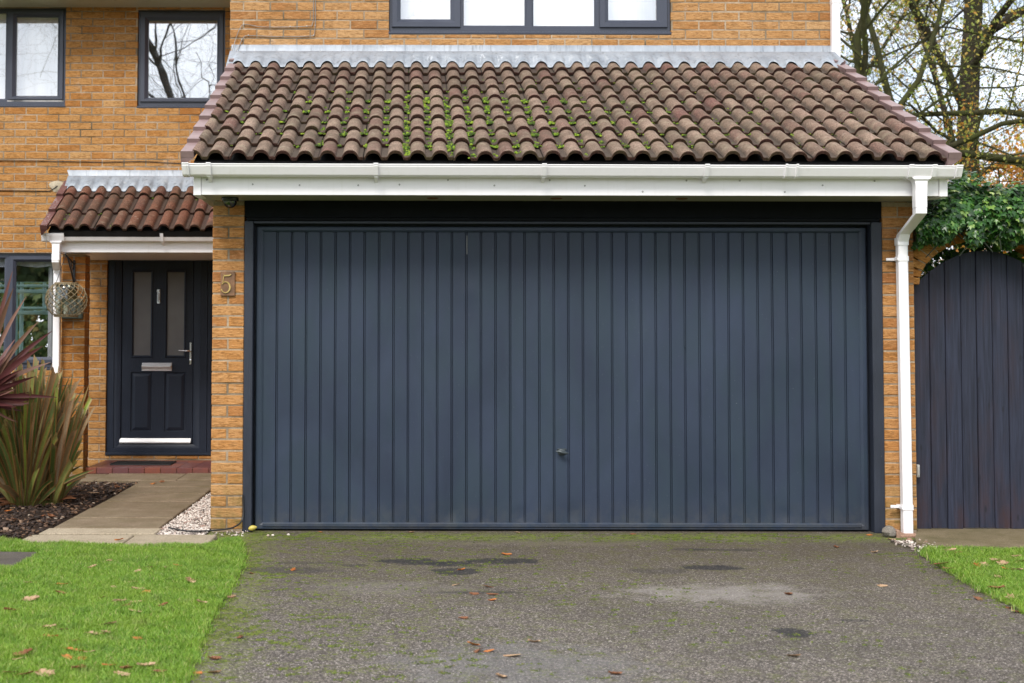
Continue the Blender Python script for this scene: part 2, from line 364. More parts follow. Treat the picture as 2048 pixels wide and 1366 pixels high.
def m_tarmac():
    t = NT('tarmac'); v = t.obj(); s = t.sep(v)
    d = t.vor(v, 135.); cell = t.vor(v, 135., out='Color'); cs = t.sep(cell)
    n = t.noise(v, 1.3, 6, .6); n2 = t.noise(v, 7, 6, .7); n3 = t.noise(v, 45, 4, .7)
    grit = t.ramp(cs[0], [(0., (.048,.038,.032)), (.4, (.138,.115,.098)), (.75, (.225,.192,.166)), (.94, (.37,.325,.29)), (1., (.60,.54,.49))])
    c = t.mix(t.ramp(d, [(.25, 0.), (.7, .8)]), grit, (.045,.040,.034))
    c = t.mix(.6, c, t.ramp(n, [(.3, .65), (.7, 1.3)]), 'MULTIPLY'); c = t.mix(.8, c, t.ramp(t.noise(v, 58, 3, .8), [(.36, .45), (.5, 1.), (.64, 1.7)]), 'MULTIPLY')
    # brown organic film near the house, fading out a few metres away
    yy = s[1]
    near = t.ramp(t.math('ADD', t.math('MULTIPLY', yy, .28), 1.0), [(.0, .12), (.75, 1.)])
    c = t.mix(t.math('MULTIPLY', t.math('MULTIPLY', near, t.ramp(n2, [(.3, .3), (.65, 1.)])), .75), c, (.080,.060,.032))
    # moss
    n6 = t.noise(v, 24, 5, .75); mm = t.math('MULTIPLY', t.ramp(n2, [(.47, 0.), (.58, 1.)]), t.ramp(t.math('ADD', t.math('MULTIPLY', n3, .5), t.math('MULTIPLY', n6, .5)), [(.49, 0.), (.55, 1.)]))
    edge = t.math('SUBTRACT', 1.0, t.math('MULTIPLY', t.math('ABSOLUTE', t.math('ADD', yy, .24)), 3.6), True)
    left = t.ramp(t.math('MULTIPLY', t.math('ADD', s[0], 1.1), .25), [(0., .75), (.5, .35), (1., .25)])
    amt = t.math('ADD', t.math('MULTIPLY', left, 1.25), t.math('MULTIPLY', edge, .3))
    c = t.mix(t.math('MULTIPLY', mm, amt, True), c, (.13,.15,.022))
    edg = t.ramp(t.math('ADD', t.math('ADD', s[0], t.math('MULTIPLY', yy, .055)), t.math('MULTIPLY', t.math('SUBTRACT', n2, .5), .45)), [(0., 1.), (.01, 0.)])
    e2 = t.math('SUBTRACT', 1.0, t.math('MULTIPLY', t.math('ADD', t.math('ADD', s[0], 1.05), t.math('MULTIPLY', yy, .055)), 4.5), True)
    c = t.mix(t.math('MULTIPLY', t.math('MULTIPLY', e2, t.ramp(t.math('ADD', t.math('MULTIPLY', n3, .5), t.math('MULTIPLY', n6, .5)), [(.46, 0.), (.53, 1.)])), .9, True), c, (.14,.17,.02))
    band = t.math('MULTIPLY', t.math('MULTIPLY', edge, t.ramp(t.math('ADD', t.math('MULTIPLY', n3, .5), t.math('MULTIPLY', n6, .5)), [(.46, 0.), (.53, 1.)])), t.ramp(t.noise(v, 1.9, 3, .5), [(.36, 0.), (.52, 1.)]))
    c = t.mix(band, c, (.155,.20,.022))
    # bitumen repair patches and a worn pale area: their own shapes, in metres
    def blob(cx, cy, rx, ry, soft=.10, col=(.016,.016,.018), k=.86):
        nonlocal c
        a = t.math('MULTIPLY', t.math('SUBTRACT', s[0], cx), 1/rx); b = t.math('MULTIPLY', t.math('SUBTRACT', s[1], cy), 1/ry)
        r2 = t.math('ADD', t.math('MULTIPLY', a, a), t.math('MULTIPLY', b, b))
        w = t.math('ADD', t.math('ADD', r2, t.math('MULTIPLY', t.math('SUBTRACT', n2b, .5), 3.4)), t.math('MULTIPLY', t.math('SUBTRACT', n3, .5), 3.0))
        f = t.ramp(w, [(1-soft, 1.), (1., 0.)])
        c = t.mix(t.math('MULTIPLY', t.math('MULTIPLY', f, t.ramp(n6, [(.40, .55), (.5, 1.)])), k), c, col)
    n2b = t.noise(v, 6, 4, .6)
    blob(.02, -1.30, .20, .13); blob(.26, -1.40, .16, .10); blob(.27, -1.66, .14, .13); blob(.56, -1.28, .22, .12)
    blob(-.70, -1.63, .28, .12, k=.5); blob(1.70, -1.50, .17, .10); blob(1.95, -.80, .24, .06, k=.55); blob(1.70, -.78, .14, .05, k=.4)
    blob(1.69, -3.34, .085, .10); blob(.34, -2.33, .26, .035, k=.6); blob(2.05, -3.05, .08, .03, k=.6)
    blob(1.62, -2.35, .60, .36, .95, (.33,.30,.275), .5); blob(.9,-.55,.9,.12,.9,(.20,.17,.13),.35); blob(-.15,-2.2,.5,.25,.9,(.20,.18,.16),.3); blob(1.42,-1.62,.16,.10,k=.35); blob(-.3,-1.45,.10,.05,k=.5); blob(-.62,-1.36,.2,.05,k=.4); blob(.45, -4.0, .6, .5, .9, (.20,.195,.195), .4)
    t.bump(t.math('ADD', t.math('MULTIPLY', d, -1.0), t.math('MULTIPLY', n3, .8)), 1.0, .008); return t.set(c, .9, spec=.3)
TARMAC = m_tarmac()
def m_soil():
    t = NT('soil'); v = t.obj(); n = t.noise(v, 22, 6, .75); c = t.ramp(n, [(.3, (.012,.008,.006)), (.55, (.035,.022,.015)), (.75, (.075,.045,.028))])
    t.bump(n, 1.0, .03); return t.set(c, .95, spec=.15)
SOIL = m_soil()
def m_chip(name, stops, rough=.85):
    t = NT(name); c = t.ramp(t.isl(), stops); n = t.noise(t.obj(), 120, 3); c = t.mix(.4, c, t.ramp(n, [(.3, .5), (.7, 1.2)]), 'MULTIPLY'); return t.set(c, rough)
CHIP = m_chip('bark_chip', [(0., (.018,.010,.007)), (.5, (.035,.019,.012)), (.8, (.08,.04,.02)), (.95, (.17,.09,.045)), (1., (.4,.33,.26))])
PEBBLE = m_chip('pebble', [(0., (.07,.055,.045)), (.25, (.27,.21,.18)), (.5, (.55,.48,.42)), (.85, (.72,.65,.58)), (1., (.28,.14,.10))], .7)
PEBBLE.diffuse_color = (.6,.5,.5,1)
def m_grass():
    t = NT('grass'); r = t.isl(); n = t.noise(t.obj(), 2.2, 4, .6); n2 = t.noise(t.obj(), 9, 3, .6)
    c = t.ramp(r, [(0., (.10,.21,.024)), (.45, (.175,.33,.035)), (.8, (.26,.42,.05)), (.93, (.38,.44,.12)), (1., (.48,.40,.20))])
    c = t.mix(t.ramp(n, [(.35, 0.), (.7, .5)]), c, (.26,.37,.04)); c = t.mix(t.ramp(n2, [(.48, 0.), (.7, .5)]), c, (.06,.16,.02))
    n5 = t.noise(t.obj(), 4.5, 5, .7); c = t.mix(t.ramp(n5, [(.6, 0.), (.72, .55)]), c, (.34,.34,.12))
    t.b.inputs['Subsurface Weight'].default_value = 0
    tr = t.new('ShaderNodeBsdfTranslucent'); t.L(c, tr.inputs['Color']); ms = t.new('ShaderNodeMixShader'); ms.inputs[0].default_value = .35
    t.set(c, .5, spec=.35); t.L(t.b.outputs[0], ms.inputs[1]); t.L(tr.outputs[0], ms.inputs[2]); t.L(ms.outputs[0], t.out.inputs[0]); return t.mat
GRASS = m_grass()
TURF = m_simple('turf_base', (.12,.15,.03), .95, 0, 16, .5, 1.0)
GROUND = m_simple('ground_soil', (.07,.085,.035), .95, 0, 3, .4, .5)
def m_foliage(name, stops, transl=.35, rough=.5, attr=False):
    t = NT(name)
    if attr:
        a = t.new('ShaderNodeAttribute', attribute_name='col'); s = t.sep(a.outputs['Color'])
        c = t.ramp(s[0], stops); edge = t.ramp(s[1], [(.55, 0.), (.8, 1.)])
        c = t.mix(t.math('MULTIPLY', edge, .75), c, (.36,.16,.06)); c = t.mix(t.math('MULTIPLY', t.ramp(s[2], [(.9, 0.), (1., 1.)]), .6), c, (.30,.19,.10))
        c = t.mix(t.math('MULTIPLY', t.ramp(s[2], [(.0, 1.), (.3, 0.)]), .6), c, (.17,.17,.045))
        st = t.noise(t.obj((1,1,1)), 60, 3); c = t.mix(.3, c, t.ramp(st, [(.3, .5), (.7, 1.3)]), 'MULTIPLY')
    else: c = t.ramp(t.isl(), stops)
    tr = t.new('ShaderNodeBsdfTranslucent'); t.L(c, tr.inputs['Color']); ms = t.new('ShaderNodeMixShader'); ms.inputs[0].default_value = transl
    t.set(c, rough, spec=.4); t.L(t.b.outputs[0], ms.inputs[1]); t.L(tr.outputs[0], ms.inputs[2]); t.L(ms.outputs[0], t.out.inputs[0]); return t.mat
IVY = m_foliage('ivy_leaf', [(0., (.014,.042,.012)), (.45, (.032,.10,.020)), (.80, (.065,.18,.03)), (.92, (.18,.30,.06)), (1., (.40,.48,.18))], .22, .30)
PHORM = m_foliage('sword_leaf', [(0., (.07,.105,.025)), (.3, (.16,.21,.06)), (.5, (.12,.14,.06)), (.68, (.22,.14,.07)), (.85, (.30,.42,.07)), (1., (.40,.28,.18))], .25, .42, True)
CORDY = m_foliage('purple_leaf', [(0., (.075,.022,.026)), (.5, (.125,.042,.040)), (.8, (.24,.13,.10)), (1., (.13,.07,.04))], .25, .38)
MOSS = m_foliage('moss', [(0., (.02,.035,.006)), (.4, (.05,.09,.008)), (.7, (.13,.21,.010)), (.93, (.22,.31,.02)), (1., (.13,.08,.02))], .15, .9)
DEADLEAF = [m_foliage('dead_leaf_'+n, [(0., a), (1., b)], .2, .7) for n, a, b in (('tan', (.36,.22,.12), (.50,.34,.21)), ('orange', (.42,.13,.025), (.50,.19,.05)), ('brown', (.17,.065,.025), (.26,.11,.05)))]
MOSS_T = m_foliage('tarmac_moss', [(0., (.035,.045,.010)), (.5, (.075,.10,.012)), (.85, (.13,.17,.016)), (1., (.10,.075,.025))], .1, .9)
def m_bark(name, a, b, green):
    t = NT(name); n = t.noise(t.obj((14,14,3)), 1., 6, .7); c = t.ramp(n, [(.3, a), (.7, b)])
    c = t.mix(t.ramp(t.noise(t.obj(), 2.5, 4), [(.4, 0.), (.65, .7)]), c, green); t.bump(n, .9, .03); return t.set(c, .95, spec=.1)
BARK = m_bark('bark_dark', (.020,.015,.012), (.055,.043,.034), (.035,.036,.016))
BARK_G = m_bark('bark_green', (.025,.022,.012), (.06,.057,.028), (.055,.065,.018))
LEAF_Y = m_foliage('leaf_yellow', [(0., (.13,.19,.035)), (.4, (.30,.33,.06)), (.75, (.50,.42,.08)), (1., (.50,.25,.05))], .45)
LEAF_O = m_foliage('leaf_orange', [(0., (.42,.17,.02)), (.5, (.66,.28,.03)), (.8, (.74,.42,.05)), (1., (.30,.12,.03))], .45)
LEAF_P = m_foliage('leaf_pale', [(0., (.34,.24,.12)), (.5, (.46,.33,.18)), (.8, (.28,.26,.08)), (1., (.48,.27,.13))], .45)
LEAF_G = m_foliage('leaf_green', [(0., (.035,.075,.018)), (.6, (.06,.11,.025)), (.9, (.13,.15,.03)), (1., (.30,.16,.03))], .3)
def m_glass(name, refl, tint=(1,1,1), rough=0.0):
    t = NT(name); tr = t.new('ShaderNodeBsdfTransparent'); tr.inputs[0].default_value = (*tint, 1)
    gl = t.new('ShaderNodeBsdfGlossy'); gl.inputs['Roughness'].default_value = rough; gl.inputs['Color'].default_value = (.96,.98,1,1)
    nb = t.new('ShaderNodeBump'); t.L(t.noise(t.obj(), 1.6, 2), nb.inputs['Height']); t.inp(nb, Strength=.08, Distance=.01); t.L(nb.outputs[0], gl.inputs['Normal'])
    ms = t.new('ShaderNodeMixShader'); ms.inputs[0].default_value = refl
    t.L(tr.outputs[0], ms.inputs[1]); t.L(gl.outputs[0], ms.inputs[2]); t.L(ms.outputs[0], t.out.inputs[0]); return t.mat
GLASS_HI = m_glass('glass_coated', .36); GLASS_MID = m_glass('glass_window', .24); GLASS_LO = m_glass('glass_clear', .13)
SMOKE = m_glass('smoked_dome', .12, (.25,.25,.27)); LAMPGLASS = m_glass('lantern_glass', .09, (.62,.66,.62))
def m_frost():
    t = NT('frosted_glass'); n = t.noise(t.obj(), 300, 2); t.bump(n, .5, .002)
    return t.set(t.ramp(t.noise(t.obj(), 3, 2), [(.3, (.105,.10,.10)), (.7, (.15,.145,.14))]), .3)
FROST = m_frost()
def m_curtain(name, col):
    t = NT(name); w = t.noise(t.obj((26,26,.5)), 1., 3, .5); c = t.ramp(w, [(.3, tuple(a*.86 for a in col)), (.7, col)])
    t.bump(w, .5, .02); return t.set(c, .9)
NET = m_curtain('net_curtain', (.92,.91,.90)); CURT = m_curtain('grey_curtain', (.33,.34,.36)); VAL = m_curtain('valance', (.50,.53,.60))
TEAL = m_simple('conservatory_frame', (.36,.58,.58), .4, 0, 5, .08)
ROOM = m_simple('room_wall', (.10,.085,.075), .9, 0, 4, .2)

# ------------------------------------------------------------------ brick walls
rnd = random.Random(7)
def brick(mb, o, u, n, a0, a1, z0, z1, depth=.09):
    j = rnd.uniform(-.0015, .0025); c = .004; e = [rnd.uniform(-.0012, .0012) for _ in range(4)]
    a0 += e[0]; a1 += e[1]; z0 += e[2]; z1 += e[3]
    def P(a, z, d): return (o[0]+u[0]*a+n[0]*d, o[1]+u[1]*a+n[1]*d, z)
    L = [[P(a0,z0,-depth), P(a1,z0,-depth), P(a1,z1,-depth), P(a0,z1,-depth)],
         [P(a0,z0,j-c), P(a1,z0,j-c), P(a1,z1,j-c), P(a0,z1,j-c)],
         [P(a0+c,z0+c,j), P(a1-c,z0+c,j), P(a1-c,z1-c,j), P(a0+c,z1-c,j)]]
    mb.rings(L, cap1=True)
def brick_wall(name, parent, mat, o, u, n, length, z0, z1, holes=(), gauge=.0767, pier=False, off=0., back=.3, lim=None, label=None):
    """o: corner (x,y); u: run; n: outward normal; holes: (a0,a1,z0,z1); lim(z)->(a_min,a_max)"""
    mb = MB(); H = gauge - .0095; k = 0; z = z0
    while z < z1 - .02:
        zt = min(z + H, z1); zm = (z+zt)/2
        lo, hi = (0, length) if lim is None else lim(zm)
        iv = [(lo, hi)]; cuts = []
        for h in holes:
            if z+.012 < h[3] < zt-.010: cuts.append((h[0], h[1], h[3]+.003, zt))
            if z+.010 < h[2] < zt-.012: cuts.append((h[0], h[1], z, h[2]-.003))
            if h[2] < zt-.012 and h[3] > z+.012:
                nv = []
                for a, b in iv:
                    if h[1] <= a or h[0] >= b: nv.append((a, b)); continue
                    if h[0] > a: nv.append((a, h[0]))
                    if h[1] < b: nv.append((h[1], b))
                iv = nv
        for a, b, zc0, zc1 in cuts:
            q = math.floor((a - off - (k%2)*.1125)/.225)*.225 + off + (k%2)*.1125
            while q < b:
                c0, c1 = max(q+.005, a), min(q+.22, b)
                if c1-c0 > .028: brick(mb, o, u, n, c0, c1, zc0, zc1)
                q += .225
        for a, b in iv:
            if b-a < .02: continue
            if pier:
                mid = (a+b)/2
                cells = [(a, b)] if k % 2 else [(a, mid-.005), (mid+.005, b)]
                for c0, c1 in cells: brick(mb, o, u, n, c0, c1, z, zt, min(.09, (b-a)*.45))
                continue
            q = math.floor((a - off - (k%2)*.1125)/.225)*.225 + off + (k%2)*.1125
            while q < b:
                c0, c1 = max(q+.005, a), min(q+.22, b)
                if c1-c0 > .028: brick(mb, o, u, n, c0, c1, z, zt)
                q += .225
        z += gauge; k += 1
    b = mb.build(name, mat, parent, label=label)
    # mortar body: a slab with the same openings, 3.5 mm behind the faces
    mm = MB(); d0, d1 = -.0025, -back
    zs = sorted({z0-.02, z1, *[h[2] for h in holes], *[h[3] for h in holes]}); zs = [q for q in zs if z0-.02 <= q <= z1]
    if lim: zs = sorted({*zs, *[z0 + i*gauge for i in range(int((z1-z0)/gauge)+1)]})
    for za, zb in zip(zs[:-1], zs[1:]):
        zm = (za+zb)/2; lo, hi = (0, length) if lim is None else lim(zb)
        iv = [(lo+.003, hi-.003)]
        for h in holes:
            if h[2] < zm < h[3]:
                nv = []
                for a, c in iv:
                    if h[1] <= a or h[0] >= c: nv.append((a, c)); continue
                    if h[0] > a: nv.append((a, h[0]-.003))
                    if h[1] < c: nv.append((h[1]+.003, c))
                iv = nv
        for a, c in iv:
            if c-a < .005: continue
            P = lambda q, d, z: (o[0]+u[0]*q+n[0]*d, o[1]+u[1]*q+n[1]*d, z)
            mm.rings([[P(a,d1,za), P(c,d1,za), P(c,d0,za), P(a,d0,za)], [P(a,d1,zb), P(c,d1,zb), P(c,d0,zb), P(a,d0,zb)]], True, True)
    mm.build('mortar', MORTAR, b)
    return b

H = thing('house', 'buff brick house with attached double garage, tiled garage roof and grey front door', 'house', (0,0,0))
GX0, GX1 = -1.341, 3.418
# main wall (with front door and windows), upper wall over the garage
ox = -7.5
brick_wall('wall', H, BR, (ox, 4.9), (1,0), (0,-1), 6.2, .02, 4.80,
           holes=[(-5.2-ox, -3.553-ox, 3.700, 4.73), (-2.81-ox, -1.91-ox, 3.690, 4.712), (-5.2-ox, -3.575-ox, .995, 2.195), (-3.10-ox, -1.5-ox, .13, 2.178)], off=.06)
brick_wall('wall', H, BR_UP, (-1.516, 2.2), (1,0), (0,-1), 5.05, 3.37, 5.6, holes=[(-.18+1.516, 2.187+1.516, 3.866, 5.2)], gauge=.0775, off=.0)
# flank walls
SL = .4585
def flank(sgn, x, y_end, name='side_wall'):
    L = y_end - .1
    def lim(z):
        ymin = max(.1, (z - 2.30)/SL - .1) if z > 2.2 else .1
        return (ymin-.1, L) if sgn > 0 else (0, L-(ymin-.1))
    if sgn > 0: brick_wall(name, H, BR, (x, .1), (0,1), (1,0), L, .02, 3.3, lim=lim, gauge=.0757, back=.2)
    else: brick_wall(name, H, BR, (x, y_end), (0,-1), (-1,0), L, .02, 3.3, lim=lim, gauge=.0757, back=.2)
flank(1, GX1, 9.0); flank(-1, GX0, 4.85)
m = MB(); m.box(-1.51, -1.3, 2.3, 9, 3.34, 5.6); m.box(3.3, 3.53, 2.3, 9, 3.34, 5.6); m.box(-7.5, 3.5, 8.8, 9.0, 3.4, 5.6); m.build('side_wall', BRFLAT, H)
# garage piers
brick_wall('garage_pillar', H, BR_G, (GX0, 0), (1,0), (0,-1), .215, .02, 2.235, pier=True, gauge=.0757, back=.098)
brick_wall('garage_pillar', H, BR_G, (3.205, 0), (1,0), (0,-1), .215, .02, 2.235, pier=True, gauge=.0757, back=.098)
# porch pier, four faces of brick
pp = brick_wall('porch_pillar', H, BR_P, (-3.292, 3.8), (1,0), (0,-1), .219, .03, 2.11, pier=True, back=.2)
for q in (((-3.073, 3.8+.092), (0,1), (1,0)), ((-3.292, 4.0), (0,-1), (-1,0))):
    b = brick_wall('pillar_face', pp, BR_P, q[0], q[1], q[2], .108, .03, 2.11, pier=False, back=.05)
for c in list(bpy.data.objects):   # keep the depth of parenting at two: fold the faces' mortar under the pillar
    if c.parent and c.parent.name.startswith('pillar_face'): c.parent = pp

# ------------------------------------------------------------------ tiled roofs
PITCH = .14525
def tile_h(x):
    x = abs(x)
    if x < .0475: return .046*(1-(x/.0505)**2.2)**.55
    return max(0.0, .0105*(1-(x-.0475)/.008)) if x < .0555 else 0.
def tiled_roof(name, mat, x0, x1, crest0, y0, z0, ang, gauge, rows, vmat, caps):
    a = math.atan(ang); ca, sa = math.cos(a), math.sin(a); rr = random.Random(11 if rows > 6 else 5)
    P = lambda x, s, h: (x, y0 + s*ca - h*sa, z0 + s*sa + h*ca)
    mb = MB(); emat = TILE_EDGE
    nper = int((x1-crest0)/PITCH)+2
    for k in range(rows):
        s0 = k*gauge
        for i in range(-1, nper, 2):
            ta = crest0 + (i-.5)*PITCH + .012; tb = ta + 2*PITCH - .003
            xa, xb = max(ta, x0), min(tb, x1)
            if xb-xa < .02: continue
            j = rr.uniform(-.003, .0045); ds = rr.uniform(-.010, .010); tw = rr.uniform(-.006, .006); dx = rr.uniform(-.003, .003)
            n = max(3, int((xb-xa)/.006)); xs = [xa + (xb-xa)*q/n for q in range(n+1)]
            def prof(x): 
                ph = ((x-crest0)/PITCH+.5) % 1.0 - .5
                return tile_h(ph*PITCH)
            Lr = []
            Ln = gauge + .055
            for (ss, dh, base) in ((Ln, 0, 0.), (Ln*.5, 0, .015), (.012, 0, .0295), (.003, -.0015, .030), (0, -.005, .030), (.002, -.023, .030), (.06, -.024, .027)):
                Lr.append([P(x+dx, s0+ds+ss+(x-xa)*tw*4, prof(x) + base + dh + j + rr.uniform(-.0006, .0006)*(1 if ss < .02 else 0)) for x in xs])
            mb.cur = 0; mb.rings(Lr[:4], closed=False); mb.cur = 1; mb.rings(Lr[3:], closed=False)
    roof = mb.build(name, [mat, emat], H, smooth=42)
    L = rows*gauge
    # verge trim: one stepped cap per row
    for xa, xb in caps:
        vb = MB()
        for k in range(rows):
            s0 = k*gauge; s1 = s0+gauge+.015; j = rr.uniform(-.001, .001)
            q = []
            for ss, hh in ((s0-.012, .070), (s1, .040)):
                q.append([P(xa+j, ss, hh-.034-.075), P(xb+j, ss, hh-.034-.01), P(xb+j, ss, hh-.003), P(xb-.004+j, ss, hh), P(xa+.004+j, ss, hh), P(xa+j, ss, hh-.003)])
            f0 = [P(xa+j, s0-.014, .030), P(xb+j, s0-.014, .030), P(xb+j, s0-.014, .067), P(xb-.004+j, s0-.014, .070), P(xa+.004+j, s0-.014, .070), P(xa+j, s0-.014, .067)]
            vb.rings(q, True, True); vb.rings([f0, [(p[0], p[1]+.012, p[2]) for p in f0]], True, True)
        vb.build('verge_trim', vmat, roof, smooth=30)
    # felt and timber under the tiles
    ub = MB(); ub.rings([[P(x0, .03, -.012), P(x1, .03, -.012), P(x1, .03, -.07), P(x0, .03, -.07)], [P(x0, L, -.012), P(x1, L, -.012), P(x1, L, -.07), P(x0, L, -.07)]], True, True)
    ub.build('roof_deck', DARK, roof)
    return roof, P

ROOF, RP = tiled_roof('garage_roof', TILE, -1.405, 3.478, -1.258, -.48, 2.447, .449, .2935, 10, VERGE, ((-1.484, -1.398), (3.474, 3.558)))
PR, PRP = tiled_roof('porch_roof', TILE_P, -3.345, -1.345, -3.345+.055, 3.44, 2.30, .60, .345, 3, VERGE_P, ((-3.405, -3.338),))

def flashing(parent, P, x0, x1, ywall, zc, ztop, s_low, s_up, crest0, over, skew=0.):
    sx = lambda x: x - skew*max(0, 1-(x-x0)/.35)
    mb = MB(); n = int((x1-x0)/.012); xs = [x0+(x1-x0)*i/n for i in range(n+1)]; rr = random.Random(3)
    def prof(x):
        ph = ((x-crest0)/PITCH+.5) % 1.0 - .5
        return .9*tile_h(ph*PITCH) if abs(ph) < .33 else 0.
    Lr = []
    for fs in (0, .02, .35, .7, 1.0):
        s = s_low + (s_up-s_low)*fs; damp = (1 - fs)
        Lr.append([P(x, s - .045*(1-math.cos(((x-crest0)/PITCH)*2*math.pi))*.5*(1-fs), (.036 + prof(x)*damp + over*fs) + (0 if fs else -.006)) for x in xs])
    Lr.append([(sx(x)+skew*.3, ywall-.03, zc-.012) for x in xs]); Lr.append([(sx(x)+skew*.15, ywall-.012, zc+.012) for x in xs]); Lr.append([(sx(x), ywall-.008+rr.uniform(-.0015, .0015), ztop-.01) for x in xs]); Lr.append([(sx(x), ywall+.01, ztop) for x in xs])
    mb.rings(Lr, closed=False)
    x = x0 + 1.45
    while x < x1-.2:      # lapped joints
        mb.rings([[(p[0]+x-x0, p[1], p[2]+.003) for p in (Lr[q][0],)] + [(Lr[q][0][0]+x-x0+.012, Lr[q][0][1], Lr[q][0][2]+.003)] for q in (6, 7)], closed=False)
        x += 1.5
    return mb.build('lead_flashing', LEAD, parent, smooth=60)
flashing(ROOF, RP, -1.50, 3.53, 2.2, 3.705, 3.782, 2.585, 2.86, -1.258, .055)
flashing(PR, PRP, -3.37, -1.345, 4.9, 2.965, 3.055, .86, 1.06, -3.29, .05, .15)
m = MB(); m.rings([[(-3.35,4.45,2.83),(-1.345,4.45,2.83),(-1.345,4.45,2.3),(-3.35,4.45,2.3)],[(-3.35,4.88,2.94),(-1.345,4.88,2.94),(-1.345,4.88,2.3),(-3.35,4.88,2.3)]], True, True); m.build('roof_deck', DARK, PR)

# moss cushions in the pans of the garage roof
def moss(parent, P, spots, seed):
    rr = random.Random(seed); V = []; F = []
    base = []
    for th in range(1, 4):
        for k in range(7): base.append((math.sin(th*.52)*math.cos(k*.897), math.sin(th*.52)*math.sin(k*.897), math.cos(th*.52)))
    for (x, s, h, r) in spots:
        for _ in range(max(3, int(r*500))):
            rx = x + rr.gauss(0, r*.5); ss = s + rr.gauss(0, r*.55); q = r*rr.uniform(.22, .5); hh = h + rr.uniform(-.2, .35)*q
            n0 = len(V); V.append(P(rx, ss, hh+q*1.0))
            for b in base: 
                k = q*rr.uniform(.85, 1.2); V.append(P(rx+b[0]*k, ss+b[1]*k, hh+b[2]*k*.95))
            for i in range(7):
                F.append((n0, n0+1+i, n0+1+(i+1)%7, n0+1+(i+1)%7))
                for ring in (0, 1): F.append((n0+1+ring*7+i, n0+1+(ring+1)*7+i, n0+1+(ring+1)*7+(i+1)%7, n0+1+ring*7+(i+1)%7))
    mb = MB(); mb.v = V; mb.f = [tuple(dict.fromkeys(f)) for f in F]; mb.m = [0]*len(F)
    return mb.build('moss', MOSS, parent, smooth=180, kind='stuff')
rr = random.Random(21); spots = []
for _ in range(900):
    x = rr.gauss(.75, .95) if rr.random() < .78 else rr.uniform(-1.3, 3.3); s = rr.gauss(.85, .5)
    if not (-1.3 < x < 3.35 and .05 < s < 2.3): continue
    dens = math.exp(-((x-.25)/1.1)**2) * (1.0 if s < 1.7 else .35)
    k = round((x+1.258)/PITCH - .5); xp = -1.258 + (k+.5)*PITCH + rr.uniform(-.022, .022)
    row = round(s/.2935); 
    sp = row*.2935 + (rr.uniform(-.04, -.004) if rr.random() < .55 else rr.uniform(.02, .12))
    spots.append((xp, sp, .022, rr.uniform(.005, .014)*(1+dens*1.3)))
for k in (8, 10, 9, 11):     # the thick runs left of the middle
    for _ in range(20 if k in (8, 10) else 9):
        spots.append((-1.258+(k+.5)*PITCH + rr.uniform(-.020,.020), rr.uniform(.03, 1.5), .022, rr.uniform(.010, .030)))
spots = [q for q in spots if q[1] > 0.01]
moss(ROOF, RP, spots, 4)
rr = random.Random(2)
moss(PR, PRP, [(-3.29+(rr.randrange(0, 13)+.5)*PITCH+rr.uniform(-.02,.02), rr.uniform(.03, .8), .022, rr.uniform(.006,.014)) for _ in range(30)], 9)

# ------------------------------------------------------------------ fascia, soffit, gutters, downpipes
m = MB(); m.box(-1.362, 3.447, -.40, -.385, 2.236, 2.44, .002); m.box(-1.413, -1.363, -.408, -.18, 2.232, 2.43, .003); m.box(3.448, 3.503, -.408, -.18, 2.232, 2.43, .003)
fa = m.build('fascia_board', UPVC, H)
rr = random.Random(8); SCR = m_simple('screw_grey', (.35,.34,.33), .4)
for i in range(16):
    m = MB(); x = -1.3+i*.31+rr.uniform(-.05,.05); z = rr.choice([2.305, 2.30, 2.262, 2.335]); m.lathe([(.0001, 0), (.006, .0), (.006, .004), (.0001,.005)], 0, 0, 8)
    m.v = [(x+vx, -.400-vz, z+vy) for vx, vy, vz in m.v]; m.build('screw_cap', SCR, fa)
m = MB(); m.box(-1.41, 3.50, -.384, -.004, 2.240, 2.256); m.box(-1.41, -1.345, -.003, 4.6, 2.240, 2.256); m.box(3.422, 3.50, -.003, 2.2, 2.240, 2.256)
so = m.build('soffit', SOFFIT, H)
for x in (.149, .975, 1.811):
    m = MB(); m.lathe([(.001, 2.237), (.028, 2.237), (.034, 2.2345), (.040, 2.2375), (.040, 2.2395)], x, -.19, 20); m.build('rusty_light_ring', RUST, so, smooth=40)
def barge(x0, x1):
    m = MB(); y0, y1 = -.20, 2.19
    m.rings([[(x0,y0,2.30),(x1,y0,2.30),(x1,y0,2.52),(x0,y0,2.52)],[(x0,y1,2.30+(y1-y0)*.449),(x1,y1,2.30+(y1-y0)*.449),(x1,y1,2.52+(y1-y0)*.449),(x0,y1,2.52+(y1-y0)*.449)]], True, True)
    m.build('barge_board', UPVC, H)
barge(-1.412, -1.398); barge(3.478, 3.50)

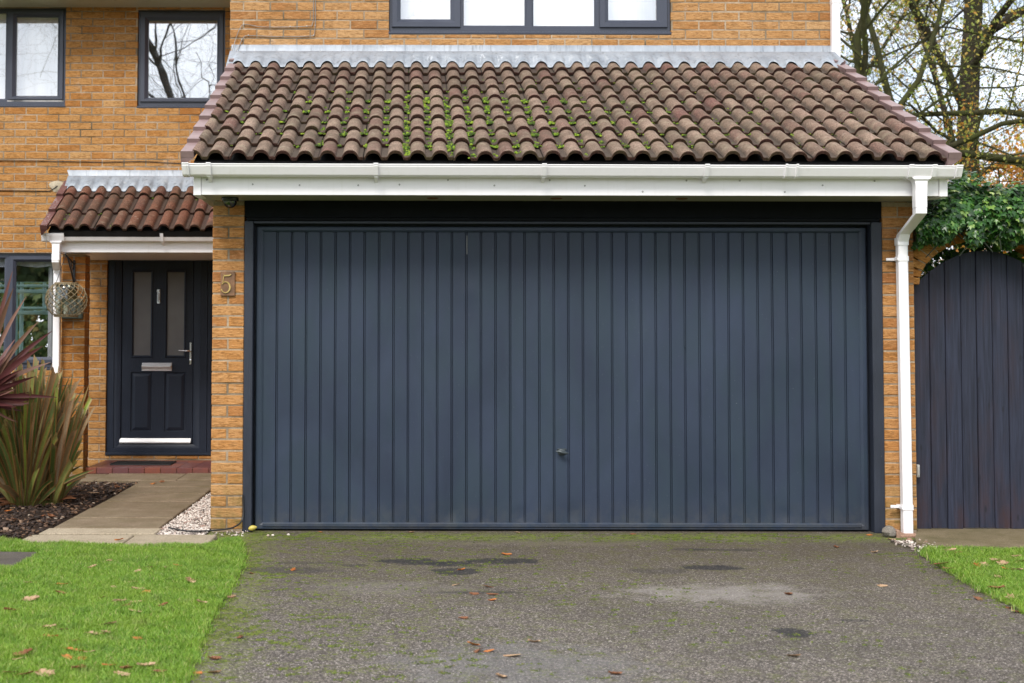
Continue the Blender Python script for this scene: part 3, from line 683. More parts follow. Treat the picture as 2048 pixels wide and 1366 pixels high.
GP = [(-.004,.072),(-.004,.006),(-.016,.0),(-.070,.0),(-.085,.008),(-.112,.058),(-.112,.068),(-.118,.070),(-.118,.076),(-.106,.076),(-.100,.060),(-.078,.014),(-.068,.008),(-.020,.008),(-.012,.012),(-.012,.072)]
def gutter(parent, x0, x1, yb, zb, brackets, unions, caps, tilt=0., sc=1.0):
    def pr(x, s=1.0, g=0.): return [(x, yb + (y-.056)*s*sc+.056*sc, zb + tilt*(x-x0) + (z-.04)*s*sc+.04*sc) for y, z in GP]
    m = MB(); m.rings([pr(x0), pr(x1)], True, True); g = m.build('gutter', UPVC, parent, smooth=25)
    def band(name, xc, w, s, label=None):
        b = MB(); b.rings([pr(xc-w/2, s), pr(xc+w/2, s)], True, True)
        return b
    for xc in brackets:
        b = band('b', xc, .030, 1.10)
        b.box(xc-.012, xc+.012, yb-.085*sc, yb-.003, zb-.008+tilt*(xc-x0), zb+.004+tilt*(xc-x0), .001)
        b.rings([[(xc-.012, yb-.06*sc, zb-.006), (xc+.012, yb-.06*sc, zb-.006), (xc+.012, yb-.05*sc, zb-.006), (xc-.012, yb-.05*sc, zb-.006)], [(xc-.01, yb-.004, zb-.035), (xc+.01, yb-.004, zb-.035), (xc+.01, yb-.003, zb-.03), (xc-.01, yb-.003, zb-.03)]], True, True)
        b.build('gutter_bracket', UPVC, g, smooth=25)
    for xc in unions:
        b = band('u', xc, .080, 1.05); b.rings([pr(xc-.042, 1.13), pr(xc-.028, 1.13)], True, True); b.rings([pr(xc+.028, 1.13), pr(xc+.042, 1.13)], True, True); b.build('gutter_union', UPVC, g, smooth=25)
    for xc, sg in caps:
        b = MB(); b.rings([pr(xc, 1.08), pr(xc+sg*.03, 1.08), pr(xc+sg*.034, 1.0)], True, True)
        b.rings([pr(xc+sg*-.012, 1.1), pr(xc+sg*-.002, 1.1)], True, True); b.build('gutter_end_cap', UPVC, g, smooth=25)
    return g, pr
G, GPR = gutter(H, -1.455, 3.545, -.402, 2.352, (-1.30, -.221, .864, 1.913), (2.458,), ((-1.44, -1), (3.53, 1)), -.0012)
# running outlet on the garage gutter
def outlet(parent, xc, yb, zb, pr, sc=1.0, w=.075, drop=.11):
    b = MB(); b.rings([pr(xc-w, 1.07), pr(xc+w, 1.07)], True, True)
    for q in (-1, 1): b.rings([pr(xc+q*w-.014, 1.12), pr(xc+q*w+.014, 1.12)], True, True)
    yc = yb - .055*sc; L = []
    for t, hw in ((0, w*.86), (.012, w*.70), (.026, w*.54), (.040, .038*sc), (drop, .036*sc)):
        hd = .046*sc if t < .02 else .036*sc
        L.append([(xc-hw, yc-hd, zb-t+.004), (xc+hw, yc-hd, zb-t+.004), (xc+hw, yc+hd, zb-t+.004), (xc-hw, yc+hd, zb-t+.004)])
    b.rings(L, True, True); return b.build('gutter_outlet', UPVC, parent, smooth=25)
outlet(G, 3.302, -.402, 2.345, GPR)
DP = MB()
def sqloop(c, hx, hy, nrm):      # square section, mitred on a plane
    return c
def sqtube(mb, pts, hx, hy, ch=.006):
    L = []
    for (x, y, z) in pts:
        L.append([(x-hx+ch, y-hy, z), (x+hx-ch, y-hy, z), (x+hx, y-hy+ch, z), (x+hx, y+hy-ch, z), (x+hx-ch, y+hy, z), (x-hx+ch, y+hy, z), (x-hx, y+hy-ch, z), (x-hx, y-hy+ch, z)])
    mb.rings(L, True, True)
xa, xb_, ya, yb_ = 3.302, 3.305, -.457, -.10
sqtube(DP, [(xa, ya, 2.26), (xa, ya, 2.155)], .0375, .0375)
sqtube(DP, [(xa, ya, 2.160), (xa, ya+.002, 2.115), (xb_+.002, yb_-.03, 2.005), (xb_, yb_, 1.955)], .036, .036)
sqtube(DP, [(xb_, yb_, 1.985), (xb_, yb_, 1.935)], .0375, .0375)
sqtube(DP, [(xb_, yb_, 1.945), (xb_+.012, yb_, .015)], .0325, .0325, .007)
dp = DP.build('downpipe', UPVC, H, smooth=35)
for z in (1.845, .185):
    b = MB(); x = xb_ + (1.95-z)*.006
    sqtube(b, [(x, yb_, z-.016), (x, yb_, z+.016)], .0365, .0365); b.box(x-.09, x-.034, yb_+.045, yb_+.055, z-.012, z+.008, .003); b.box(x-.040, x-.032, yb_-.03, yb_+.055, z-.012, z+.008, .002)
    b.box(x-.036, x+.036, yb_+.03, yb_+.099, z-.010, z+.010)
    for q in range(1): b.box(x-.083, x-.070, yb_+.043, yb_+.045, z-.008, z+.005)
    b.build('pipe_clip', UPVC, dp, smooth=35)
# porch gutter and pipe
m = MB(); m.box(-3.325, -1.345, 3.60, 3.615, 2.118, 2.27, .002); m.box(-3.325, -3.31, 3.616, 4.89, 2.118, 2.27); m.box(-3.30, -1.345, 3.616, 4.89, 2.122, 2.134)
m.build('porch_fascia', UPVC, H)
G2, GPR2 = gutter(H, -3.40, -1.345, 3.598, 2.215, (-2.30,), (), ((-3.385, -1),), 0, .92)
outlet(G2, -3.285, 3.598, 2.212, GPR2, .92, .068, .13)
DP = MB(); xo, yo = -3.285, 3.547
sqtube(DP, [(xo, yo, 2.10), (xo, yo, 2.04)], .037, .037); sqtube(DP, [(xo, yo, 2.05), (xo-.002, yo+.003, 2.02), (xo-.032, 3.725, 1.955), (xo-.033, 3.735, 1.93)], .035, .035)
sqtube(DP, [(xo-.034, 3.735, 1.95), (xo-.034, 3.735, .03)], .0315, .0315)
dp2 = DP.build('downpipe', UPVC, H, smooth=35)
# pipe on the corner of the upper wall
DP = MB(); sqtube(DP, [(3.556, 2.15, 5.4), (3.552, 2.15, 3.62)], .033, .033); sqtube(DP, [(3.556, 2.15, 4.16), (3.556, 2.15, 4.12)], .038, .038); DP.build('downpipe', UPVC, H, smooth=35)
# main eaves, top left, and the roofs above the frame
m = MB(); m.box(-7.6, -1.875, 4.40, 4.418, 4.705, 4.92, .002); m.build('eaves_fascia', UPVC, H)
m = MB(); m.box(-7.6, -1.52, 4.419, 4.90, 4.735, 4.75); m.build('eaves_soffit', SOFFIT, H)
m = MB(); m.rings([[(-7.7,4.34,4.93),(-1.53,4.34,4.93),(-1.53,4.34,5.02),(-7.7,4.34,5.02)],[(-7.7,8.6,7.1),(-1.53,8.6,7.1),(-1.53,8.6,7.2),(-7.7,8.6,7.2)]], True, True)
m.rings([[(-1.9,1.8,5.6),(3.95,1.8,5.6),(3.95,1.8,5.72),(-1.9,1.8,5.72)],[(-1.9,6.2,7.8),(3.95,6.2,7.8),(3.95,6.2,7.92),(-1.9,6.2,7.92)],[(-1.9,10,5.9),(3.95,10,5.9),(3.95,10,6.02),(-1.9,10,6.02)]], True, True)
m.build('main_roof', TILE, H)

# ------------------------------------------------------------------ garage door
gd = bpy.data.objects.new('garage_door', None)
Yd = .055
m = MB()
PX0, PX1, PZ0, PZ1 = -1.047, 3.112, .012, 2.066
# frame of the panel: mitred top and stiles, bevelled bottom rail
ix0, ix1, iz0, iz1 = PX0+.05, PX1-.05, .058, 2.030
o4 = (PX0, PX1, PZ0, PZ1); g4 = (ix0, ix1, iz0, iz1)
m.frame(o4, g4, [(0, Yd+.04), (0, Yd), (.10, Yd-.004), (.62, Yd-.006), (.80, Yd-.002), (1.0, Yd+.010)])
m.box(ix0+.001, ix1-.001, Yd-.012, Yd+.008, iz0-.030, iz0-.004, .004)
# ribbed sheet, grooves every 99.4 mm
gr = [-.907+.0994*k for k in range(40)]
zs = [iz0, .4, .8, 1.2, 1.6, iz1]
dents = [(-.05+.33, .115, .05, .006), (.75, .09, .045, .009), (1.10, .12, .04, .006), (2.55, .10, .05, .008), (.30, 1.80, .05, .003), (.40, 1.62, .06, -.004), (2.10, .3, .12, .004), (-.2, .6, .18, .004), (1.5, 1.5, .2, .004), (2.6, 1.2, .2, -.004), (.0, 1.2, .2, .003)]
xs = []; dep = []
def col(x, d): xs.append(x); dep.append(d)
col(ix0, 0)
for g in gr:
    if not (ix0+.02 < g < ix1-.02): continue
    for k in range(1, 6): pass
    prev = xs[-1]
    for k in range(1, 5): col(prev + (g-.0085-prev)*k/5, 0)
    col(g-.0085, 0); col(g-.0070, .013); col(g-.0040, .014); col(g-.0030, .008); col(g+.0030, .008); col(g+.0040, .014); col(g+.0070, .013); col(g+.0085, 0)
prev = xs[-1]
for k in range(1, 5): col(prev+(ix1-prev)*k/4, 0)
nz_ = 42; zz = [iz0 + (iz1-iz0)*k/nz_ for k in range(nz_+1)]
V = []; rr = random.Random(3)
for z in zz:
    for x, d in zip(xs, dep):
        y = Yd+.010+d - .0016*math.sin(x*7.3+z*2.1) - .0012*math.sin(x*15.1-z*4.7+1.)
        for dx, dz, r, a in dents:
            a *= 1.5; q = ((x-dx)**2+(z-dz)**2)/(r*r)
            if q < 6: y += a*math.exp(-q)
        V.append((x, y, z))
n = len(xs); F = [(a*n+i, a*n+i+1, (a+1)*n+i+1, (a+1)*n+i) for a in range(nz_) for i in range(n-1)]
m.add(V, F)
for k, g in enumerate(gr):        # rivets in every other groove
    if k % 2 == 0:
        for z in ((1.66 if k % 4 else 1.72), .625 + (.0), 1.15+.3*((k*7) % 3)/3, .24):
            m.lathe([(.0001, 0), (.0032, 0.0005), (.0042, .003)], 0, 0, 6)
            for q in range(len(m.v)-18, len(m.v)): vx, vy, vz = m.v[q]; m.v[q] = (g+vx, Yd+.0125+vz, z+vy)
GD = m.build('garage_door', GDOOR, H, smooth=28)
m = MB()   # T handle
hx, hz = 1.032, .535
m.lathe([(.028, 0), (.028, .005), (.022, .008), (.012, .010), (.011, .035), (.0001, .037)], 0, 0, 20)
for q in range(len(m.v)): vx, vy, vz = m.v[q]; m.v[q] = (hx+vx, Yd+.006-vz, hz+vy*.8)
m.tube([(hx-.043, Yd-.030, hz+.008), (hx-.02, Yd-.034, hz+.006), (hx, Yd-.037, hz), (hx+.02, Yd-.034, hz-.004), (hx+.043, Yd-.030, hz-.006)], [.004, .009, .012, .009, .004], 10)
m.box(hx-.03, hx+.032, Yd-.001, Yd+.008, hz+.014, hz+.024, .002)
m.build('door_handle', m_simple('handle_grey', (.05,.062,.068), .35, .3, 30, .2), GD, smooth=40)
m = MB()   # timber frame
m.box(-1.124, -1.064, -.012, .10, .0, 2.10, .004); m.box(3.130, 3.203, -.012, .10, .0, 2.10, .004)

m.box(-1.063, 3.129, -.004, .10, 2.083, 2.1005, .003)
m.box(-1.08, 3.15, .10, .14, .0, 2.1)
fr_ = m.build('garage_door_frame', GFRAME, H)
m = MB(); m.box(-1.124, 3.203, -.002, .12, 2.128, 2.239); m.box(-1.110, 3.19, -.012, .10, 2.101, 2.127, .004); m.build('header_board', HEAD_SHADE, fr_)
m = MB(); m.box(-1.12, 3.2, .16, .2, -.01, 2.3); m.build('garage_backing', DARK, GD)

# ------------------------------------------------------------------ windows
def window(label, rect, Y, cells, glass, sill=True, backing=None, bmat=None):
    x0, x1, z0, z1 = rect; m = MB()
    o = bpy.data.objects.new('window', None)
    m.frame((x0, x1, z0, z1), (x0+.002, x1-.002, z0+.002, z1-.002), [(0, Y+.10), (0, Y), (1, Y-.002)])
    panes = []; cb = (min(c[0][0] for c in cells), max(c[0][1] for c in cells), min(c[0][2] for c in cells), max(c[0][3] for c in cells))
    m.frame((x0+.002, x1-.002, z0+.002, z1-.002), cb, [(0, Y-.0015), (1, Y-.001)])
    for (c, g, cas) in cells:
        t = lambda a: a
        if cas: pr = [(0, Y-.001), (.10, Y-.001), (.105, Y-.017), (.14, Y-.020), (.62, Y-.020), (.86, Y-.006), (1.0, Y+.002), (1.0, Y+.022)]
        else: pr = [(0, Y-.001), (.55, Y-.001), (.60, Y+.004), (.92, Y+.012), (1.0, Y+.014), (1.0, Y+.024)]
        m.frame(c, g, pr); panes.append(g)
    w = m.build('window', WFRAME, H, smooth=25, label=label)
    for g in panes:
        p = MB(); p.box(g[0]-.004, g[1]+.004, Y+.018, Y+.030, g[2]-.004, g[3]+.004); p.build('pane', glass, w)
    if sill:
        s = MB(); s.xprism([(Y+.06, z0), (Y-.028, z0-.004), (Y-.040, z0-.008), (Y-.040, z0-.022), (Y-.030, z0-.030), (Y+.06, z0-.030)], x0-.004, x1+.004); s.build('sill', WFRAME, w, smooth=25)
    return w
def curtain(w, x0, x1, z0, z1, Y, mat, amp=.012, freq=60, name='curtain'):
    m = MB(); n = int((x1-x0)/.012)+2; xs = [x0+(x1-x0)*i/n for i in range(n+1)]
    m.rings([[(x, Y+amp*math.sin(x*freq+.4*math.sin(x*9)), z) for x in xs] for z in (z0, z1)], closed=False); m.build(name, mat, w, smooth=180)
wy = 2.235
wg = window('wide grey window above the garage with four panes', (-.18, 2.187, 3.895, 5.18), wy,
  [((-.165, .430, 3.925, 5.15), (-.083, .336, 4.002, 5.06), True), ((.430, 1.000, 3.925, 5.15), (.4495, .9615, 3.953, 5.06), False),
   ((1.000, 1.585, 3.925, 5.15), (1.037, 1.549, 3.950, 5.06), False), ((1.585, 2.172, 3.925, 5.15), (1.6665, 2.074, 3.997, 5.06), True)], GLASS_MID)
curtain(wg, -.1, 2.1, 3.9, 5.1, wy+.16, NET, .006, 22)
wy = 4.935
wa = window('grey upstairs window with white net curtain at left edge', (-5.2, -3.553, 3.725, 4.73), wy,
  [((-4.16, -3.575, 3.775, 4.715), (-4.072, -3.643, 3.822, 4.640), True), ((-4.75, -4.16, 3.76, 4.715), (-4.71, -4.185, 3.792, 4.680), False), ((-5.19, -4.75, 3.76, 4.715), (-5.12, -4.80, 3.822, 4.640), True)], GLASS_MID)
curtain(wa, -5.1, -3.6, 3.74, 4.7, wy+.14, NET, .008, 40)
wb = window('grey upstairs window reflecting bare branches', (-2.81, -1.91, 3.718, 4.712), wy,
  [((-2.795, -1.925, 3.755, 4.70), (-2.708, -1.998, 3.805, 4.608), True)], GLASS_HI)
m = MB()
for k in range(52): 
    z = 3.80+k*.0158; m.box(-2.72, -1.98, wy+.075, wy+.083, z, z+.0125)
m.build('blind', m_simple('blind_slats', (.05,.055,.065), .6), wb)
wc = window('grey ground floor window behind the purple plant', (-5.2, -3.575, 1.025, 2.195), wy,
  [((-4.115, -3.590, 1.06, 2.17), (-4.045, -3.650, 1.13, 2.105), True), ((-4.66, -4.115, 1.06, 2.17), (-4.60, -4.165, 1.09, 2.135), False), ((-5.19, -4.66, 1.06, 2.17), (-5.11, -4.73, 1.13, 2.105), True)], GLASS_LO)
curtain(wc, -3.745, -3.60, 1.05, 2.15, wy+.12, CURT, .02, 75)
m = MB(); n = 24
m.rings([[(-5.15+i*1.55/n, wy+.09, 2.16) for i in range(n+1)], [(-5.15+i*1.55/n, wy+.10, 2.075-.02*abs(math.sin(i*.55))) for i in range(n+1)]], closed=False); m.build('valance', VAL, wc, smooth=180)
# the room behind and its far window
m = MB(); rx0, rx1, ry0, ry1, rz0, rz1 = -6.9, -3.2, 5.25, 8.55, .2, 2.45
m.box(rx0, rx0+.05, ry0, ry1, rz0, rz1); m.box(rx1-.05, rx1, ry0, ry1, rz0, rz1); m.box(rx0, rx1, ry0, ry1, rz1, rz1+.05); m.box(rx0, rx1, ry0, ry1, rz0-.05, rz0)
m.box(rx0+.05, rx1-.05, ry1-.06, ry1, 2.06, rz1)
m.build('room', ROOM, wc)
m = MB(); y = 10.5
for x, w, za in ((-6.75,.06,.6), (-6.2,.06,.6), (-5.61,.05,.6), (-5.525,.045,.6), (-5.20,.04,1.72), (-4.9,.06,.6), (-4.3,.06,.6)): m.box(x, x+w, y-.03, y+.03, za, 2.3, .008)
for z, w in ((.6,.1), (1.68,.055), (1.755,.035), (1.985,.05), (2.07,.035), (2.14,.05)): m.box(-6.75, -4.2, y-.036, y+.036, z, z+w, .008)
m.tube([(-5.30, y-.06, 1.735), (-5.24, y-.08, 1.72), (-5.19, y-.06, 1.735)], .009, 6)
m.build('far_window', TEAL, wc)

# ------------------------------------------------------------------ front door
dy = 4.93
m = MB()
FX0, FX1, FZ0, FZ1 = -3.095, -2.075, .160, 2.175
LX0, LX1, LZ0, LZ1 = -2.955, -2.222, .245, 2.135
m.frame((FX0, FX1, FZ0, FZ1), (LX0, LX1, LZ0, LZ1), [(0, dy+.08), (0, dy-.005), (.48, dy-.005), (.50, dy+.002), (.60, dy+.004), (.97, dy+.018), (1, dy+.05)])
m.box(-3.10, -1.36, dy-.045, dy+.08, .135, .159, .004)       # threshold sill
m.frame((-2.070, -1.40, FZ0, FZ1), (-1.985, -1.48, LZ0+.02, LZ1-.03), [(0, dy+.08), (0, dy-.005), (.45, dy-.005), (.5, dy+.002), (.95, dy+.018), (1, dy+.05)], cap=True)
FD = m.build('front_door', FDOOR, H, smooth=25)
def dxp(px): return -3.1+(px-213)*.00512
m = MB()
ly = dy+.030
gl1 = (dxp(264.3), dxp(298.4), 1.148, 2.003); gl2 = (dxp(331.8), dxp(365.2), 1.148, 2.003)
pn1 = (dxp(257), dxp(298), .392, .955); pn2 = (dxp(324.8), dxp(366), .392, .955)
# leaf body built around its openings
xs = [LX0, gl1[0], gl1[1], gl2[0], gl2[1], LX1]
m.box(LX0+.003, gl1[0]-.022, ly, ly+.044, LZ0+.004, LZ1-.004); m.box(gl2[1]+.022, LX1-.003, ly, ly+.044, LZ0+.004, LZ1-.004)
m.box(gl1[1]+.022, gl2[0]-.022, ly, ly+.044, LZ0+.004, LZ1-.004)
for a in (gl1, gl2):
    m.box(a[0]-.022, a[1]+.022, ly, ly+.044, LZ0+.004, .37); m.box(a[0]-.022, a[1]+.022, ly, ly+.044, .977, 1.125); m.box(a[0]-.022, a[1]+.022, ly, ly+.044, 2.026, LZ1-.004)
    q = (a[0]-.022, a[1]+.022, 1.125, 2.026); m.frame(q, a, [(0, ly), (.05, ly-.008), (.3, ly-.010), (.55, ly-.004), (.8, ly-.002), (1, ly+.008), (1, ly+.02)])
    q = (a[0]-.022, a[1]+.022, .37, .977)
    m.frame(q, (q[0]+.045, q[1]-.045, q[2]+.045, q[3]-.045), [(0, ly), (.08, ly+.010), (.28, ly+.012), (.36, ly+.008), (.98, ly-.004), (1, ly-.004)], cap=True)
leaf = m.build('door_leaf', FDOOR, FD, smooth=20)
for a in (gl1, gl2):
    m = MB(); m.box(a[0]-.003, a[1]+.003, ly+.012, ly+.022, a[2]-.003, a[3]+.003); m.build('glass_pane', FROST, FD)
m = MB(); a = (dxp(282.2), dxp(342)); m.frame((a[0], a[1], .990, 1.073), (a[0]+.012, a[1]-.012, .998, 1.064), [(0, ly), (0, ly-.006), (.5, ly-.012), (1, ly-.013)], cap=True)
m.xprism([(ly-.012, 1.068), (ly-.050, 1.040), (ly-.050, 1.034), (ly-.013, 1.004)], a[0]+.004, a[1]-.004); m.build('letterbox', ALU, FD, smooth=30)
m = MB(); m.xprism([(ly, .302), (ly-.006, .302), (ly-.030, .268), (ly-.030, .262), (ly, .262)], dxp(239.5), dxp(381)); m.box(dxp(239.5), dxp(381), ly-.028, ly-.002, .2545, .2615, .002); m.build('weather_bar', ALU, FD)
m = MB(); hx = dxp(379.3); m.box(hx-.013, hx+.013, ly-.012, ly, 1.055, 1.285, .006)
m.tube([(hx, ly-.010, 1.195), (hx, ly-.045, 1.195), (hx-.012, ly-.052, 1.196), (hx-.06, ly-.052, 1.197), (hx-.115, ly-.050, 1.200)], [.010, .009, .009, .008, .007], 10)
m.lathe([(.0001, 0), (.011, 0), (.011, .004), (.0001, .006)], 0, 0, 12)
for q in range(len(m.v)-48, len(m.v)): vx, vy, vz = m.v[q]; m.v[q] = (hx+vx, ly-.012-vz, 1.10+vy)
m.build('door_handle', CHROME, FD, smooth=40)
m = MB(); kx = dxp(314); m.box(kx-.017, kx+.017, ly-.008, ly, 1.680, 1.828, .005); m.box(kx-.009, kx+.009, ly-.030, ly-.014, 1.700, 1.795, .006); m.box(kx-.015, kx+.015, ly-.034, ly-.006, 1.800, 1.818, .004)
m.build('door_knocker', CHROME, FD)
m = MB(); m.box(-3.10, -1.34, 5.02, 5.06, 0, 2.3); m.build('hall_backing', DARK, FD)

# ------------------------------------------------------------------ porch step of quarry tiles
m = MB(); x = -3.068; w = .104; k = 0
while x < -1.35:
    m.box(x+.002, min(x+w, -1.345)-.002, 3.872, 3.885+.12, .037, .094, .003); x += w; w = .152; k += 1
x = -3.068; w = .104
while x < -1.35:
    for y in (4.008, 4.162, 4.316, 4.47, 4.624): m.box(x+.0015, min(x+w, -1.345)-.0015, y, y+.151, .06, .0935+rnd.uniform(-.0007,.0007), .0015)
    x += w; w = .152
ps = m.build('porch_step', QUARRY, H)
m = MB(); m.box(-3.068, -1.345, 3.885, 4.89, .0, .088); m.build('mortar', MORTAR, ps)

# ------------------------------------------------------------------ ground, driveway, paths
def poly_sheet(name, pts, z, mat, kind='structure', thick=.05, zf=None):
    m = MB(); zz = [z if zf is None else zf(p) for p in pts]
    m.rings([[(p[0], p[1], q-thick) for p, q in zip(pts, zz)], [(p[0], p[1], q) for p, q in zip(pts, zz)]], False, True)
    o = m.build(name, mat); o['kind'] = kind; return o
m = MB(); m.box(-400, 400, -300, 700, -.30, -.062); g = m.build('ground', GROUND); struct(g)
m = MB(); m.add([(-2.0,-16,0),(4.2,-16,0),(4.2,.13,0),(-1.35,.13,0),(-2.0,-.2,0)], [(0,1,2,3,4)]); m.box(-2, 4.2, -16, .16, -.06, -.004)
dr = m.build('driveway', TARMAC); struct(dr)
LAWN_L = [(-9,-16), (-.55,-16), (-.70,-8), (-.78,-5.2), (-.83,-4.28), (-.84,-4.08), (-.865,-3.67), (-.90,-3.19), (-.91,-2.68), (-.925,-2.14), (-.95,-1.43), (-1.01,-.99), (-1.075,-.6), (-1.10,-.44), (-1.20,-.60), (-1.26,-.76), (-1.8,-.78), (-2.38,-.70), (-2.50,-.55), (-2.80,-.36), (-3.2,-.28), (-4.2,-.2), (-9,-.1)]
LAWN_R = [(3.09,-.96), (3.03,-1.35), (2.96,-1.91), (2.92,-2.3), (2.91,-2.7), (2.88,-2.95), (2.85,-4), (2.9,-8), (3.0,-16), (12,-16), (12,-.86), (3.77,-.86), (3.2,-.82)]
poly_sheet('lawn', LAWN_L, .012, TURF); poly_sheet('lawn', LAWN_R, .012, TURF)
# flower bed
bed = []; nx, ny = 120, 90; bx0, bx1, by0, by1 = -7.0, -2.40, -.55, 4.85
rn = np.random.default_rng(5)
X, Yg = np.meshgrid(np.linspace(bx0, bx1, nx), np.linspace(by0, by1, ny)); Z = .012 + .012*np.sin(X*5)*np.cos(Yg*4) + rn.uniform(-.008,.012,X.shape)
Z[:, -3:] = .004; V = np.stack([X, Yg, Z], -1).reshape(-1, 3); idx = np.arange(nx*ny).reshape(ny, nx)
F = np.stack([idx[:-1,:-1], idx[:-1,1:], idx[1:,1:], idx[1:,:-1]], -1).reshape(-1, 4)
struct(np_mesh('soil_bed', V, F, SOIL, smooth=True))
m = MB(); m.box(-1.70, -1.345, -.3, 3.9, -.06, .004); o = m.build('gravel_bed', SOIL); struct(o)
# paths
def slab(m, x0, x1, y0, y1, zf, c=.006):
    j = rnd.uniform(-.007, .007); za, zb = zf(y0)+j, zf(y1)+j; g = .019
    x0 += .004; x1 -= .004; y0 += g; y1 -= g
    L = [[(x0,y0,za-.05),(x1,y0,za-.05),(x1,y1,zb-.05),(x0,y1,zb-.05)], [(x0,y0,za-c),(x1,y0,za-c),(x1,y1,zb-c),(x0,y1,zb-c)], [(x0+c,y0+c,za),(x1-c,y0+c,za),(x1-c,y1-c,zb),(x0+c,y1-c,zb)]]
    m.rings(L, False, True)
zf = lambda y: .020 + .006*max(0, y)
m = MB(); ys = [-.10, .36, .82, 1.26, 1.70, 2.14, 2.58, 3.02, 3.20]
ys = [0, .55, 1.15, 1.62, 2.17, 2.68, 3.20]
for a, b in zip(ys[:-1], ys[1:]): slab(m, -2.41, -1.685, a, b, zf)
for a, b in ((-5.4,-4.5), (-4.5,-3.6), (-3.6,-2.84), (-2.84,-2.10), (-2.10,-1.345)): slab(m, a, b, 3.20, 3.868, zf)
struct(m.build('path', SLAB))
m = MB(); slab(m, -2.43, -1.66, -.30, -.002, zf); slab(m, -2.47, -1.79, -.86, -.30, zf); slab(m, -1.785, -1.25, -.86, -.30, zf); struct(m.build('path', SLAB_L))
m = MB(); z_ = .018
m.rings([[(x, y, z-.06) for x, y, z in q] for q in ([(3.46,.20,z_),(3.43,.02,z_),(3.28,-.35,z_),(3.20,-.60,z_),(3.32,-.80,z_),(3.77,-.86,z_),(6.5,-.86,z_),(6.5,.20,z_)],)] + [[(3.46,.20,z_),(3.43,.02,z_),(3.28,-.35,z_),(3.20,-.60,z_),(3.32,-.80,z_),(3.77,-.86,z_),(6.5,-.86,z_),(6.5,.20,z_)]], False, True)
struct(m.build('concrete_threshold', SLAB_D))
m = MB(); m.rings([[(-2.95,-1.66,.0),(-2.18,-1.64,.0),(-2.22,-1.10,.0),(-2.95,-1.05,.0)],[(-2.95,-1.66,.020),(-2.18,-1.64,.020),(-2.22,-1.10,.022),(-2.95,-1.05,.022)]], False, True)
tag(m.build('stepping_stone', m_slab('stone_dark', (.06,.052,.047), (.11,.095,.085), .3)), 'dark grey stepping stone sunk in the lawn at the left edge', 'stepping stone')

# ------------------------------------------------------------------ grass blades
def in_poly(px, py, poly):
    inside = np.zeros(len(px), bool); n = len(poly); j = n-1
    for i in range(n):
        xi, yi = poly[i]; xj, yj = poly[j]
        c = ((yi > py) != (yj > py)) & (px < (xj-xi)*(py-yi)/((yj-yi) if yj != yi else 1e-9)+xi); inside ^= c; j = i
    return inside
def blades(name, poly, box_, dens, hmin, hmax, label, seed, excl=None, z0=.010, w=.0018, mat=None):
    rg = np.random.default_rng(seed); x0, x1, y0, y1 = box_; n = int((x1-x0)*(y1-y0)*dens)
    px = rg.uniform(x0, x1, n); py = rg.uniform(y0, y1, n)
    k = in_poly(px + rg.normal(0, .012, n) + .014*np.sin(py*21+np.sin(py*53)) + .010*np.sin(py*67+px*11), py + rg.normal(0, .012, n) + .016*np.sin(px*19+1.3) + .010*np.sin(px*71), poly)
    if excl: k &= ~((px > excl[0]) & (px < excl[1]) & (py > excl[2]) & (py < excl[3]))
    px, py = px[k], py[k]; n = len(px)
    clump = .5+.5*np.sin(px*9+np.sin(py*7)*2)*np.cos(py*8.3+px*3)
    h = rg.uniform(hmin, hmax, n)*(.8+.35*clump); th = rg.uniform(0, 2*np.pi, n); lean = rg.uniform(.25, 1.0, n)*h
    la = rg.uniform(0, 2*np.pi, n); ww = w*rg.uniform(.7, 1.3, n)
    dx, dy_ = np.cos(th)*ww, np.sin(th)*ww; lx, ly_ = np.cos(la)*lean, np.sin(la)*lean
    z = np.full(n, z0)
    V = np.stack([np.stack([px-dx, py-dy_, z], -1), np.stack([px+dx, py+dy_, z], -1),
                  np.stack([px+dx*.8+lx*.35, py+dy_*.8+ly_*.35, z+h*.6], -1), np.stack([px-dx*.8+lx*.35, py-dy_*.8+ly_*.35, z+h*.6], -1),
                  np.stack([px+lx, py+ly_, z+h*np.sqrt(np.clip(1-(lean/h*.55)**2, .2, 1))], -1)], 1).reshape(-1, 3)
    b = np.arange(n)*5
    F = np.concatenate([np.stack([b, b+1, b+2], -1), np.stack([b, b+2, b+3], -1), np.stack([b+3, b+2, b+4], -1)])
    o = np_mesh(name, V, F, mat or GRASS); return tag(o, label, 'grass', kind='stuff')
ex = (-3.0, -2.20, -1.66, -1.07)
blades('grass', LAWN_L, (-3.9, -.75, -3.0, .15), 32000, .018, .038, 'bright green mown grass of the lawn left of the driveway', 1, ex)
blades('grass', LAWN_L, (-3.4, -.70, -6.2, -3.0), 24000, .020, .040, 'bright green grass in the near part of the left lawn', 2)
blades('grass', LAWN_R, (2.80, 6.2, -3.4, -.84), 22000, .018, .038, 'bright green grass of the small lawn below the gate', 3)
blades('grass', LAWN_R, (2.75, 5.0, -6.0, -3.4), 12000, .020, .040, 'green grass in the near part of the right lawn', 4)
blades('grass', [(-3.55,2.75),(-2.95,2.95),(-3.02,3.16),(-3.6,3.14)], (-3.6, -2.9, 2.7, 3.2), 26000, .03, .055, 'tuft of green grass beside the flower bed path', 5)

